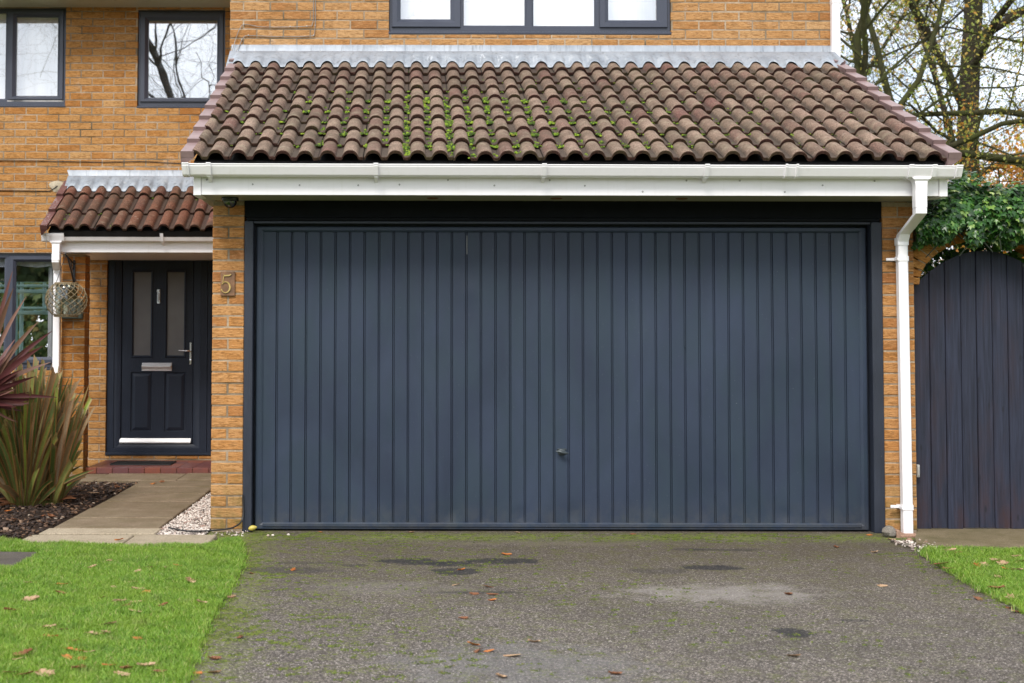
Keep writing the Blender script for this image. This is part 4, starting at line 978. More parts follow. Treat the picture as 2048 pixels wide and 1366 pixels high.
# moss cushions on the tarmac along the garage door and the lawn edge
def moss_test(px, py):
    a = np.sin(px*13+np.sin(py*17+px*5)*1.7)*np.cos(py*29+np.sin(px*23)*1.3) + .6*np.sin(px*37+py*19)*np.sin(px*51-py*43)
    return a
def moss_sheet(name, box_, dens, thr, seed, label, poly=None):
    rg = np.random.default_rng(seed); x0, x1, y0, y1 = box_; n = int((x1-x0)*(y1-y0)*dens); px = rg.uniform(x0, x1, n); py = rg.uniform(y0, y1, n)
    k = moss_test(px, py) > thr(px, py)
    if poly is not None: k &= ~in_poly(px, py, poly)
    px, py = px[k], py[k]; n = len(px); s_ = rg.uniform(.0028, .0065, n); th = rg.uniform(0, 6.28, n); h = s_*rg.uniform(.4, .8, n)
    V = [np.stack([px, py, h+.001], -1)]
    for i in range(5): a = th + i*1.2566; V.append(np.stack([px+np.cos(a)*s_*rg.uniform(.7,1.2,n), py+np.sin(a)*s_*rg.uniform(.7,1.2,n), np.full(n, .0008)], -1))
    V = np.stack(V, 1).reshape(-1, 3); b = np.arange(n)*6
    F = np.concatenate([np.stack([b, b+1+i, b+1+(i+1) % 5], -1) for i in range(5)])
    return tag(np_mesh(name, V, F, MOSS_T), label, 'moss', kind='stuff')
moss_sheet('moss', (-1.05, 3.1, -.50, -.03), 30000, lambda x, y: .25 + 2.6*np.abs(y+.20) + .25*(x > 1.3) + .35*np.sin(x*2.1+.5), 31, 'green moss growing on the tarmac along the garage door')
moss_sheet('moss', (-1.12, -.35, -5.2, -.35), 16000, lambda x, y: .05 + 3.4*(x+1.06+.055*y) + .5*np.sin(y*4.3+x*9), 32, 'green moss on the tarmac along the left lawn edge', LAWN_L)
moss_sheet('moss', (2.6, 3.12, -4.2, -.9), 9000, lambda x, y: .2 + 3.5*np.abs(3.06+.05*y-x), 33, 'green moss on the tarmac along the right lawn edge', LAWN_R)
moss_sheet('moss', (-.7, 2.6, -4.4, -.5), 8000, lambda x, y: .85 + .18*x + .25*np.sin(x*3+y*2), 34, 'scattered specks of moss across the driveway')
# bark chips, pebbles
def shards(name, n, box_, size, mat, label, cat, seed, test=None, flat=.4, z=.02, zf=None, round_=False):
    rg = np.random.default_rng(seed); x0, x1, y0, y1 = box_
    px = rg.uniform(x0, x1, n); py = rg.uniform(y0, y1, n)
    if test is not None: k = test(px, py); px, py = px[k], py[k]; n = len(px)
    base = np.array([(-1,-1,-1),(1,-1,-1),(1,1,-1),(-1,1,-1),(-1,-1,1),(1,-1,1),(1,1,1),(-1,1,1)], float)
    if round_:
        base = np.array([(-1,-.6,-.5),(1,-.6,-.5),(1,.6,-.5),(-1,.6,-.5),(-.6,-.35,.6),(.6,-.35,.6),(.6,.35,.6),(-.6,.35,.6)])
    V = np.repeat(base[None], n, 0) * rg.uniform(.7, 1.25, (n, 8, 3))
    s = size*rg.uniform(.4, 1.2, (n,1)); sc = np.stack([s[:,0], s[:,0]*rg.uniform(.3,.8,n), s[:,0]*flat*rg.uniform(.5,1,n)], -1); V *= sc[:,None,:]
    a, b, c = rg.uniform(0, 6.28, n), rg.normal(0, .35, n), rg.normal(0, .35, n)
    ca, sa, cb, sb, cc, sc_ = np.cos(a), np.sin(a), np.cos(b), np.sin(b), np.cos(c), np.sin(c)
    Rz = np.stack([ca,-sa,0*a,sa,ca,0*a,0*a,0*a,1+0*a], -1).reshape(-1,3,3); Rx = np.stack([1+0*a,0*a,0*a,0*a,cb,-sb,0*a,sb,cb], -1).reshape(-1,3,3); Ry = np.stack([cc,0*a,sc_,0*a,1+0*a,0*a,-sc_,0*a,cc], -1).reshape(-1,3,3)
    V = np.einsum('nij,nkj->nki', Rz@Rx@Ry, V); V += np.stack([px, py, np.full(n, z) + rg.uniform(0, size*.4, n)], -1)[:,None,:]
    f = np.array([(0,3,2,1),(4,5,6,7),(0,1,5,4),(1,2,6,5),(2,3,7,6),(3,0,4,7)]); F = (f[None] + (np.arange(n)*8)[:,None,None]).reshape(-1, 4)
    return tag(np_mesh(name, V.reshape(-1,3), F, mat), label, cat, kind='stuff')
def bedtest(x, y): return (y > -.46 + np.where(x < -2.8, .12, 0)) & ~((x < -2.95) & (y > 2.8) & (y < 3.2) & (x > -3.6)) & (y < 3.17)
shards('bark_chips', 5200, (-4.6, -2.43, -.50, 3.17), .016, CHIP, 'dark bark chips and leaf litter on the flower bed', 'bark chips', 11, bedtest, .3, .022)
def gravtest(x, y): return x < -1.35 + 0*y
shards('gravel', 6500, (-1.68, -1.35, -.29, 3.6), .0145, PEBBLE, 'pale pink and white gravel between path and garage pillar', 'gravel', 12, gravtest, .7, .010, round_=True)
shards('gravel', 130, (3.08, 3.32, -.98, -.45), .016, PEBBLE, 'loose pebbles in the gap beside the driveway corner', 'gravel', 13, None, .8, .008, round_=True)
shards('gravel', 40, (-1.32, -1.08, -.28, -.05), .011, PEBBLE, 'few small pebbles at the foot of the left garage pillar', 'gravel', 14, None, .7, .010, round_=True)

# ------------------------------------------------------------------ gate and arch
m = MB(); gx0 = 3.448; cx_g = 3.925; topz = lambda x: 1.912 - .215*((x-cx_g)/.449)**2 if abs(x-cx_g) < .62 else 1.5
gt = thing('garden_gate', 'dark stained arched timber gate of vertical boards in the brick archway', 'gate', (3.93, .12, 0))
x = gx0; W_ = .107; k = 0; GY = .085
while x < 4.375:
    x1 = min(x+W_-.0035, 4.378); n = 6; y = GY + .0015*rnd.uniform(-1, 1)
    xs_ = [x + (x1-x)*i/n for i in range(n+1)]
    L = []
    c = .004
    front = [(xs_[0]+0, y+c)] + [(xs_[0]+c, y)] + [(q, y) for q in xs_[1:-1]] + [(xs_[-1]-c, y), (xs_[-1], y+c)]
    full = front + [(x1, y+.022), (x, y+.022)]
    zb = .022 + rnd.uniform(-.003, .004)
    L = [[(a, b, zb) for a, b in full], [(a, b, topz(a)) for a, b in full]]
    m.rings(L, True, True); x += W_; k += 1
gb = m.build('board_panel', GATE, None); 
def reparent(o, p): o.parent = p; o.matrix_parent_inverse = Matrix.Translation(p.location).inverted()
reparent(gb, gt)
m = MB()
for z in (.35, 1.0, 1.55): m = MB(); m.box(3.49, 4.36, GY+.024, GY+.055, z, z+.10, .004); reparent(m.build('ledge', GATE), gt)
m = MB(); m.box(3.438, 3.458, .040, .070, .37, .455, .003); m.box(3.442, 3.454, .034, .040, .38, .445, .002); reparent(m.build('latch', m_simple('latch_grey', (.45,.44,.42), .4, .2, 20, .2)), gt)

ar = thing('brick_arch', 'brick archway wall joined to the garage, half covered by ivy', 'wall', (3.95, .1, 0))
m = MB(); acx, acz, ar_ = 3.925, 1.675, .485; nv = 20; AY = .02
for i in range(nv):
    a0 = math.pi*i/nv + .010; a1 = math.pi*(i+1)/nv - .010; r0, r1 = ar_, ar_+.13
    if True:
        j = rnd.uniform(-.003, .003)
        P2 = lambda a, r, y: (acx - math.cos(a)*r*(.95 if r < .5 else .95), y+j, acz + math.sin(a)*(r-.175))
        c = .012
        L = [[P2(a0,r0,AY+.2), P2(a0,r1,AY+.2), P2(a1,r1,AY+.2), P2(a1,r0,AY+.2)], [P2(a0,r0,AY+.004), P2(a0,r1,AY+.004), P2(a1,r1,AY+.004), P2(a1,r0,AY+.004)],
             [P2(a0+c*.6,r0+.004,AY), P2(a0+c*.6,r1-.004,AY), P2(a1-c*.6,r1-.004,AY), P2(a1-c*.6,r0+.004,AY)]]
        m.rings(L, False, True)
reparent(m.build('arch_ring', BR_P), ar)
m = MB(); n = 28; fr = []
for i in range(n+1):
    a = math.pi*i/n; fr.append((acx-math.cos(a)*(ar_+.004)*.95, acz+math.sin(a)*(ar_-.171)))
for y0, y1 in ((AY+.006, AY+.205),):
    up = [(p[0], 2.33) for p in fr]
    for i in range(n):
        m.rings([[(fr[i][0],y0,fr[i][1]), (fr[i+1][0],y0,fr[i+1][1]), (up[i+1][0],y0,2.33), (up[i][0],y0,2.33)], [(fr[i][0],y1,fr[i][1]), (fr[i+1][0],y1,fr[i+1][1]), (up[i+1][0],y1,2.33), (up[i][0],y1,2.33)]], True, True)
m.box(3.423, 3.444, AY+.05, AY+.205, 0, 2.33)
reparent(m.build('mortar', MORTAR), ar)
b = brick_wall('wall', ar, BR_P, (4.386, .02), (1,0), (0,-1), 2.6, .02, 2.33, gauge=.0757, back=.19)
for q in [b]+list(b.children): 
    if q is b: q.matrix_parent_inverse = Matrix.Translation(ar.location).inverted()

# ------------------------------------------------------------------ ivy
def ivy_leaves(n, sampler, size, seed):
    rg = random.Random(seed)
    out = [(0,0),(-.22,-.08),(-.52,.02),(-.40,.22),(-.50,.52),(-.20,.50),(0,1.0),(.20,.50),(.50,.52),(.40,.22),(.52,.02),(.22,-.08)]
    V = []; F = []
    for _ in range(n):
        p, nr = sampler(rg); s = size*rg.uniform(.55, 1.25)
        nr = (Vector(nr) + Vector((rg.gauss(0,.38), rg.gauss(0,.38), rg.gauss(0,.38)))).normalized()
        down = Vector((rg.gauss(0,.45), -.15, -1)); u = (down - nr*down.dot(nr)).normalized(); w = u.cross(nr)
        n0 = len(V); V.append(tuple(p + u*(.35*s) + nr*(.05*s)))
        cu = rg.uniform(-.02, .16)
        for (a, b) in out: V.append(tuple(p + w*(a*s) + u*(b*s) - nr*((a*a+ (b-.4)**2*.5)*cu*s*2)))
        for i in range(12): F.append((n0, n0+1+i, n0+1+(i+1) % 12))
    return V, F
def ivy_s(rg):
    while True:
        x = rg.uniform(3.41, 6.2); t = rg.random()
        top = 2.30 + .05*math.sin(x*7) + .04*math.sin(x*17+1) - max(0, (3.70-x))*.55
        low = 2.03 + .10*math.sin(x*5.1+.7) + .05*math.sin(x*19); 
        low = 1.955 + .03*math.sin(x*23)
        if x < 3.72: low = 1.95 + .02*math.sin(x*40) + max(0, (x-3.52))*.5
        if x > 4.4: low = 1.6
        if t < .08:
            x = rg.uniform(3.44, 4.4); return Vector((x, rg.uniform(.2, .4), rg.uniform(1.72, 2.2))), (0, -1, 0)
        if t < .74:
            z = rg.uniform(low, top); f = (z-low)/(top-low); y = -.05 - .17*math.sin(math.pi*min(1, f*.9+.1)) - .05*math.sin(x*11+z*9) + rg.uniform(-.02, .06)
            return Vector((x, y, z)), (0, -.9, .15+.55*f)
        y = rg.uniform(-.2, .55); z = top + .04*math.sin(y*9+x*4) - .25*max(0, -y-.08) + rg.uniform(-.05, .03)
        return Vector((x, y, z)), (0, -.35, .9)
V, F = ivy_leaves(15000, ivy_s, .044, 3)
iv = thing('ivy', 'dense dark green ivy spilling over the brick arch and gate', 'ivy', (3.95, .1, 2.2))
reparent(np_mesh('ivy_foliage', V, F, IVY, smooth=False), iv)
m = MB(); m.box(3.46, 6.2, .0, .45, 2.12, 2.28, .05); m.box(4.45, 6.2, .0, .1, 1.6, 2.2, .03)
rr = random.Random(6)
for i in range(60):
    x = rr.uniform(3.5, 6); z = rr.uniform(1.95, 2.3); m.tube([(x, -.02, z), (x+rr.uniform(-.1,.1), -.14, z-.05), (x+rr.uniform(-.15,.15), -.15, z-.16)], .004, 5)
reparent(m.build('ivy_stems', m_simple('ivy_stem', (.012,.018,.008), .9, 0, 20, .4)), iv)

# ------------------------------------------------------------------ sword-leaved plants
def sword(V, F, A, base, tip, width, cut, rg, sag=.12, fold=.35, n=9):
    base, tip = Vector(base), Vector(tip); ax = tip-base; L = ax.length; side = ax.cross(Vector((rg.gauss(0,.5), -1, rg.gauss(0,.3)))).normalized()
    nr = side.cross(ax).normalized(); n0 = len(V); rv = rg.random()
    out = Vector((ax.x, ax.y, 0)); tw = rg.uniform(-.5, .5)
    for i in range(n+1):
        t = i/n; c = base + ax*t + Vector((0,0,1))*sag*L*(math.sin(math.pi*t*.9)*.55) + out*(-.08*math.sin(math.pi*t))
        w = width*(.45+.55*min(1, t*3.0)) * ((1-((t-.45)/.55)**2*.92) if (t > .45 and not cut) else 1)
        if not cut: w = max(w, .0006)
        s_ = (side*math.cos(tw*t) + nr*math.sin(tw*t)); n_ = (nr*math.cos(tw*t) - side*math.sin(tw*t))
        for u in (-1, -.5, 0, .5, 1):
            e = 0
            if cut and i == n: e = rg.uniform(-.012, .012) + u*width*.6*math.copysign(1, tw)
            V.append(tuple(c + s_*u*w*.5 + n_*(abs(u)*w*fold*.5) + ax.normalized()*e)); A.append((rv, abs(u), t, 1))
    for i in range(n):
        for j in range(4): a = n0+i*5+j; F.append((a, a+1, a+6, a+5))
def clump(cx, cy, n, hgt, spread, seed, tall=None):
    rg = random.Random(seed); V, F, A = [], [], []
    for i in range(n):
        az = rg.uniform(0, 2*math.pi); k = rg.random()**.7
        L = hgt*rg.uniform(.60, 1.0)*(1-.2*k); el = math.radians(88 - spread*k*(1-.35*max(0, math.cos(az))))
        if rg.random() < .18: L *= .55; el = math.radians(rg.uniform(30, 60))
        b = (cx + math.cos(az)*.09*k, cy + math.sin(az)*.09*k, .01)
        t = (b[0] + math.cos(az)*math.cos(el)*L, b[1] + math.sin(az)*math.cos(el)*L, math.sin(el)*L)
        if t[2] < .12: t = (t[0], t[1], .12)
        sword(V, F, A, b, t, rg.uniform(.026, .052), rg.random() < .5, rg, sag=.04+.10*k)
    return V, F, A
ph = thing('flax_plant', 'large clump of green and bronze sword-shaped leaves in the flower bed', 'plant', (-2.93, 1.4, 0))
V, F, A = clump(-2.97, 1.38, 230, 1.22, 32, 5)
V2, F2, A2 = clump(-2.80, 1.50, 130, 1.14, 26, 6); n0 = len(V); V += V2; A += A2; F += [tuple(i+n0 for i in f) for f in F2]
V2, F2, A2 = clump(-3.35, 1.55, 130, 1.2, 40, 8); n0 = len(V); V += V2; A += A2; F += [tuple(i+n0 for i in f) for f in F2]
reparent(np_mesh('leaf_clump', V, F, PHORM, smooth=False, attr=A), ph)
rg = random.Random(4); V, F, A = [], [], []
for i in range(26):
    az = rg.uniform(0, 6.28); L = rg.uniform(.12, .38); cx, cy = rg.choice([(-2.97,1.38), (-2.80,1.52), (-3.35,1.55)])
    sword(V, F, A, (cx+math.cos(az)*.06, cy+math.sin(az)*.06, .02), (cx+math.cos(az)*L, cy+math.sin(az)*L, rg.uniform(.03, .08)), rg.uniform(.008,.016), True, rg, .15)
reparent(np_mesh('withered_leaves', V, F, DEADLEAF[2], smooth=True, attr=A), ph)
co = thing('cordyline_plant', 'purple spiky cordyline leaning in from the left edge of the picture', 'plant', (-3.30, .95, 0))
rg = random.Random(12); V, F, A = [], [], []; cc_ = Vector((-3.16, .95, .86))
tips = [(-2.95,.9,1.79),(-2.74,.85,1.42),(-2.65,.9,1.35),(-2.62,.95,.86),(-2.82,.8,1.60),(-2.66,.9,1.12),(-2.72,.7,1.02),(-3.05,.8,1.86),(-2.90,.75,1.66),(-2.80,.95,1.25),(-2.68,.75,1.24)]
for t in tips:
    sword(V, F, A, tuple(cc_ + Vector((rg.uniform(-.03,.03), rg.uniform(-.03,.03), rg.uniform(-.05,.03)))), t, rg.uniform(.034,.048), False, rg, .07, .25)
for i in range(95):
    az = rg.uniform(0, 6.28); el = math.radians(rg.uniform(-25, 85)); L = rg.uniform(.55, .82)
    d = Vector((math.cos(az)*math.cos(el), math.sin(az)*math.cos(el), math.sin(el)))
    if d.x > .15: L *= .55
    sword(V, F, A, tuple(cc_), tuple(cc_ + d*L), rg.uniform(.028,.045), False, rg, .06 if el > .3 else -.08, .25)
reparent(np_mesh('leaf_clump', V, F, CORDY, smooth=True, attr=A), co)
m = MB(); m.tube([(-3.34,.97,0), (-3.30,.96,.3), (-3.22,.95,.6), tuple(cc_)], [.04,.036,.034,.03], 10); reparent(m.build('stem', BARK, None, smooth=60), co)

# ------------------------------------------------------------------ trees
def branch_tree(seed, base, lean, r0, height, levels, first=.35, leaf=None, nleaf=0, lsize=.07, spread=.9, bark=BARK, label='', kids=(7, 5, 5), droop=0., name='tree', limbs=None, group=None, leafz=None, wob0=.13):
    rg = random.Random(seed); tb = MB(); cb = MB(); ends = []
    def path(p, d, L, r, n, wob, r_end=.35):
        pts = [Vector(p)]; d = Vector(d).normalized(); rs = [r]
        for i in range(n):
            d = (d + Vector((rg.gauss(0,wob), rg.gauss(0,wob), rg.gauss(0,wob*.8)+droop*.02))).normalized(); pts.append(pts[-1] + d*(L/n)); rs.append(r*(1-(1-r_end)*(i+1)/n))
        return pts, rs, d
    def grow(p, d, L, r, lvl):
        n = 7 if lvl < 2 else 5
        pts, rs, dd = path(p, d, L, r, n, (wob0 if lvl == 0 else .13+.07*lvl), .42 if lvl else .38)
        tgt = tb if lvl < 2 else cb
        tgt.tube(pts, rs, 9 if lvl == 0 else (6 if lvl < 2 else (4 if lvl < 3 else 3)), caps=False)
        if lvl >= levels:
            ends.extend(pts[1:]); return
        k = kids[min(lvl, len(kids)-1)]
        for i in range(k):
            f = (first if lvl == 0 else .2) + (1-(first if lvl == 0 else .2))*(i+rg.random()*.8)/k; f = min(f, .98)
            q = f*n; a = int(q); t = q-a; p2 = pts[a].lerp(pts[min(a+1, n)], t); r2 = rs[a]*(.62 if lvl else .5)
            ax = (pts[min(a+1, n)]-pts[a]).normalized(); o_ = ax.orthogonal().normalized(); o_.rotate(Matrix.Rotation(rg.uniform(0, 6.283), 3, ax))
            nd = (ax*(1-spread*.55) + o_*spread + Vector((0,0,.22))).normalized()
            grow(p2, nd, L*(.62 if lvl else .46)*rg.uniform(.75,1.15)*(1.15-.4*f if lvl == 0 else 1), max(r2*rg.uniform(.6,.95), .0035), lvl+1)
        if lvl: ends.append(pts[-1])
    if limbs:
        for (b, d, L, r) in limbs: grow(b, d, L, r, 1)
    if height > 0: grow(base, lean, height, r0, 0)
    T = thing(name, label, 'tree', tuple(base), group)
    reparent(tb.build('trunk', bark, None, smooth=70), T)
    nb = len(cb.f)
    mats = [bark, leaf] if leaf else [bark]
    if leaf and nleaf:
        cb.cur = 1
        for _ in range(nleaf):
            e = rg.choice(ends); p = e + Vector((rg.gauss(0,.14), rg.gauss(0,.14), rg.gauss(0,.12)))
            if leafz and not (leafz(p, rg)): continue
            u = Vector((rg.gauss(0,1), rg.gauss(0,1), rg.gauss(0,1))).normalized(); w = u.orthogonal().normalized(); w.rotate(Matrix.Rotation(rg.uniform(0,6.28), 3, u)); s = lsize*rg.uniform(.5,1.2)
            v = u.cross(w); cb.add([tuple(p-w*s*.5), tuple(p+v*s*.33+u*s*.08), tuple(p+w*s*.55), tuple(p-v*s*.33+u*s*.08)], [(0,1,2,3)])
    reparent(cb.build('crown', mats), T)
    return T
# big dark trunk right of the roof
branch_tree(31, (13.45, 25, -.1), (.01, .0, 1), .34, 17, 4, .30, LEAF_Y, 3800, .12, 1.0, BARK, 'tall tree with a thick dark trunk right of the garage roof', (10,5,5,4), wob0=.025)
# green-barked multi-stem tree beside the roof
branch_tree(12, (7.15, 12.2, -.1), (0,0,1), .12, 0, 4, .3, LEAF_Y, 4200, .06, .85, BARK_G, 'green-barked tree with forking bare stems just beside the roof', (6,5,5,4),
  limbs=[((7.2,12.2,-.1), (.02,0,1), 5.2, .12), ((7.15,12.2,3.6), (-.30,.02,1), 4.4, .08), ((7.2,12.2,3.7), (.42,-.1,1), 4.8, .075), ((7.15,12.2,4.4), (.85,.3,.9), 4.2, .055), ((7.3,12.2,4.1), (.1,.2,1), 4.2, .06), ((7.2,12.1,3.9), (1.1,-.2,.75), 3.6, .06)])
# spreading tree further right with long arching limbs
branch_tree(44, (10.9, 14.5, -.1), (.03, 0, 1), .13, 9.5, 4, .28, LEAF_Y, 7500, .075, 1.15, BARK_G, 'spreading mossy tree with long arching limbs at the right edge', (11,6,5,4),
  limbs=[((10.6,14.5,4.4), (-1.3,-.1,.10), 4.2, .075), ((10.6,14.5,3.7), (-1.5,.0,-.06), 4.2, .07), ((10.6,14.5,5.2), (-1.2,.2,.5), 3.5, .06)])
branch_tree(45, (13.6, 19.5, -.1), (.04, 0, 1), .14, 5.0, 4, .15, LEAF_O, 22000, .11, 1.2, BARK, 'orange beech tree low behind the ivy at the right edge', (14,7,5,4), leafz=lambda p, q: p.z < 6.2 + q.uniform(-.6,.6))
branch_tree(46, (11.3, 21, -.1), (0, 0, 1), .12, 5.0, 4, .15, LEAF_O, 3500, .09, 1.2, BARK, 'small orange-leaved tree behind the foot of the big trunk', (11,6,5,4))
branch_tree(47, (13.0, 31, -.1), (.02, 0, 1), .13, 13, 4, .2, LEAF_P, 3500, .13, 1.1, BARK_G, 'pale thin tree far behind the green-barked stems', (9,5,4,3))
branch_tree(48, (17.5, 33, -.1), (.0, 0, 1), .15, 14, 4, .2, LEAF_Y, 4500, .14, 1.1, BARK, 'yellowing tree far behind at the right edge', (9,5,4,3))
branch_tree(49, (9.0, 33, -.1), (.0, 0, 1), .13, 13, 4, .2, LEAF_P, 1800, .13, 1.1, BARK, 'distant bare tree behind the upper wall corner', (8,5,4,3))
# tree across the road, seen mirrored in the upstairs window
branch_tree(73, (-5.2, -24, -.1), (-.10, 0, 1), .17, 14.5, 4, .40, None, 0, .1, .8, BARK, 'bare winter tree across the road from the house', (13,8,6,4))
hd = thing('hedge', 'tall dark evergreen hedge added out of view to darken the ground floor window reflection', 'hedge', (0, -27, 0))  # unseen hedge, sized to darken the window reflection and low light on the door
def hedge_s(r_):
    x = r_.uniform(-24, 22); z = r_.uniform(0, 4.6 + .5*math.sin(x*.9) + .3*math.sin(x*2.3)); return Vector((x, -26.0 + .25*math.sin(x*1.7+z*1.3) + r_.uniform(-.2, .2), z)), (0, 1, .3)
V, F = ivy_leaves(16000, hedge_s, .34, 19); reparent(np_mesh('foliage', V, F, LEAF_G), hd)
m = MB(); m.box(-24, 22, -27.6, -26.3, 0, 4.3, .3); reparent(m.build('hedge_core', m_simple('hedge_core', (.012,.02,.008), .9, 0, 3, .4)), hd)
# shrub in the back garden, seen through the ground floor window
rg = random.Random(5)
def shrub_s(r):
    a, b = r.uniform(0, 6.28), r.uniform(-.2, 1.4); rad = r.uniform(.75, 1.0); return Vector((-5.6+math.cos(a)*math.cos(b)*2.6*rad, 13.0+math.sin(a)*math.cos(b)*.9*rad, .3+math.sin(b)*2.5*rad)), (math.cos(a), math.sin(a), .4)
V, F = ivy_leaves(9000, shrub_s, .13, 9)
sh = thing('garden_shrub', 'green and orange shrub seen through the ground floor window', 'shrub', (-5.4, 13, 0)); reparent(np_mesh('foliage', V, F, LEAF_G), sh)
m = MB()
for i in range(9): a = i*.7; m.tube([(-5.6, 13, 0), (-5.6+math.cos(a)*.4, 13+math.sin(a)*.3, .7), (-5.6+math.cos(a)*.9, 13+math.sin(a)*.6, 1.2)], [.03,.02,.01], 6)
reparent(m.build('stem', BARK), sh)

# ------------------------------------------------------------------ small things
# house number
hn = thing('house_number_sign', 'brown rectangular plaque with brass number 5 on the left garage pillar', 'sign', (-1.234, -.01, 1.672))
m = MB(); m.box(-1.284, -1.186, -.018, .002, 1.590, 1.756, .003); reparent(m.build('plaque', PLAQUE), hn)
m = MB()
def stroke(pts, ws, y0=-.026, y1=-.017):
    L = []
    for i, (x, z) in enumerate(pts):
        a = pts[max(i-1,0)]; b = pts[min(i+1,len(pts)-1)]; d = Vector((b[0]-a[0], b[1]-a[1])).normalized(); nx_, nz2_ = -d.y*ws[i]/2, d.x*ws[i]/2
        L.append([(x-nx_, y1, z-nz2_), (x-nx_*.7, y0, z-nz2_*.7), (x+nx_*.7, y0, z+nz2_*.7), (x+nx_, y1, z+nz2_)])
    m.rings(L, True, True)
cx, cz = -1.237, 1.648
bow = [(cx-.012+.036*math.cos(a)*(.85), cz+.037*math.sin(a)) for a in [R(q) for q in (150, 128, 105, 80, 55, 30, 0, -30, -60, -90, -115, -140, -160)]]
stroke(bow, [.004,.005,.006,.008,.011,.013,.014,.013,.010,.008,.006,.007,.009])
stroke([(cx-.030, cz+.022), (cx-.027, cz+.055), (cx-.024, cz+.083)], [.006,.006,.006]); stroke([(cx-.026, cz+.080), (cx-.005, cz+.079), (cx+.016, cz+.081), (cx+.026, cz+.089)], [.012,.013,.011,.004])
reparent(m.build('number_five', BRASS), hn)
# security camera
sc = thing('security_camera', 'black dome security camera under the soffit above the house number', 'camera', (-1.20, -.2, 2.236))
m = MB(); m.lathe([(.0001,2.2395), (.057,2.2395), (.058,2.222), (.055,2.214), (.046,2.212)], -1.20, -.20, 32); m.lathe([(.0001,2.185),(.022,2.190),(.028,2.205),(.028,2.215)], -1.2, -.2, 20); reparent(m.build('camera_base', BLACKPL, None, smooth=40), sc)
m = MB(); m.lathe([(.046*math.cos(a)+.00005, 2.214-.046*math.sin(a)) for a in [R(q) for q in range(0, 91, 9)]], -1.20, -.20, 32); reparent(m.build('dome', SMOKE, None, smooth=180), sc)
# doormat
m = MB(); m.box(-2.90, -2.31, 4.16, 4.53, .094, .102, .002)
for i in range(38): m.box(-2.895+i*.0155, -2.888+i*.0155, 4.165, 4.525, .102, .108)
tag(m.build('doormat', RUBBER), 'black ribbed doormat on the red tiled step', 'doormat')
# meter box on the porch pillar
m = MB(); m.box(-3.281, -3.088, 3.755, 3.797, 1.50, 1.69, .004); m.box(-3.274, -3.095, 3.748, 3.755, 1.507, 1.683, .003); m.lathe([(.006,3.745),(.006,3.749)], 0, 0, 8, True, True)
for q in range(len(m.v)-16, len(m.v)): vx, vy, vz = m.v[q]; m.v[q] = (-3.185+vx, vz, 1.525+vy)
tag(m.build('meter_box', METER), 'small grey-green box fixed to the porch pillar behind the lantern', 'box')
# lantern bracket
m = MB(); m.box(-3.191, -3.165, 3.788, 3.798, 1.80, 2.055, .004)
m.tube([(-3.178, 3.79, 1.84), (-3.178, 3.70, 1.93), (-3.178, 3.52, 2.075)], .007, 8); m.tube([(-3.178, 3.79, 2.02), (-3.178, 3.66, 2.045), (-3.178, 3.48, 2.075), (-3.178, 3.455, 2.095), (-3.178, 3.46, 2.11)], [.008,.008,.008,.007,.006], 8)
m.tube([(-3.178, 3.79, 1.99), (-3.178, 3.74, 1.965), (-3.178, 3.69, 1.985), (-3.178, 3.68, 2.03)], .005, 8)
for z in (2.035, 1.82): m.lathe([(.006,3.784),(.006,3.789)], 0, 0, 8, True, True); [m.v.__setitem__(q, (-3.178+m.v[q][0], m.v[q][2], z+m.v[q][1])) for q in range(len(m.v)-16, len(m.v))]
tag(m.build('wall_bracket', BLACKMET, smooth=50), 'black iron hanging bracket on the porch pillar holding the lantern', 'bracket')
# wicker lantern
LX, LY, LZ = -3.178, 3.50, 1.672
la = thing('hanging_lantern', 'round wicker lantern with glass inside hanging beside the porch pillar', 'lantern', (LX, LY, 1.515))
def ball(t):     # t 0 bottom .. 1 top
    z = -.148 + .296*t; r = .188*math.sqrt(max(0, 1-(z/.178)**2)); return r, LZ+z
m = MB(); ns = 17
for sgn in (1, -1):
    for k in range(ns):
        pts = []
        for i in range(19):
            t = i/18; r, z = ball(t); a = 2*math.pi*k/ns + sgn*t*2.0; rad = r + (.002 if sgn > 0 else -.003); pts.append((LX+math.cos(a)*rad, LY+math.sin(a)*rad, z))
        m.tube(pts, .0031, 5)
for t, rr_ in ((.0, .009), (1., .008)):
    r, z = ball(t)
    for dz in (-.006, .006): m.tube([(LX+math.cos(a)*r, LY+math.sin(a)*r, z+dz) for a in [2*math.pi*q/32 for q in range(33)]], .006, 6)
reparent(m.build('wicker_basket', WICKER, None, smooth=60), la)
m = MB(); m.lathe([(.0001, LZ-.154), (.100, LZ-.154), (.104, LZ-.140), (.0001, LZ-.136)], LX, LY, 24); reparent(m.build('base', m_simple('wicker_base', (.03,.022,.015), .8, 0, 20, .3), None), la)
m = MB(); m.lathe([(.082, LZ-.135), (.100, LZ-.08), (.104, LZ), (.096, LZ+.09), (.088, LZ+.15), (.086, LZ+.15), (.094, LZ+.09), (.102, LZ)], LX, LY, 32); reparent(m.build('glass_jar', LAMPGLASS, None, smooth=180), la)
m = MB(); m.lathe([(.0001, LZ-.05), (.022, LZ-.05), (.023, LZ-.132)], LX, LY, 20); m.tube([(LX,LY,LZ-.05),(LX,LY,LZ-.035)], .0015, 5); reparent(m.build('candle', m_simple('candle', (.75,.70,.62), .5), None, smooth=40), la)
m = MB(); r, z = ball(1.)
for s in (-1, 1): m.tube([(LX+s*r*.98, LY, z), (LX+s*r*.80, LY-.002, z+.04), (LX+s*r*.30, LY-.004, z+.20), (LX, LY-.006, 2.085)], .0032, 6)
reparent(m.build('handle', BLACKMET, None), la)

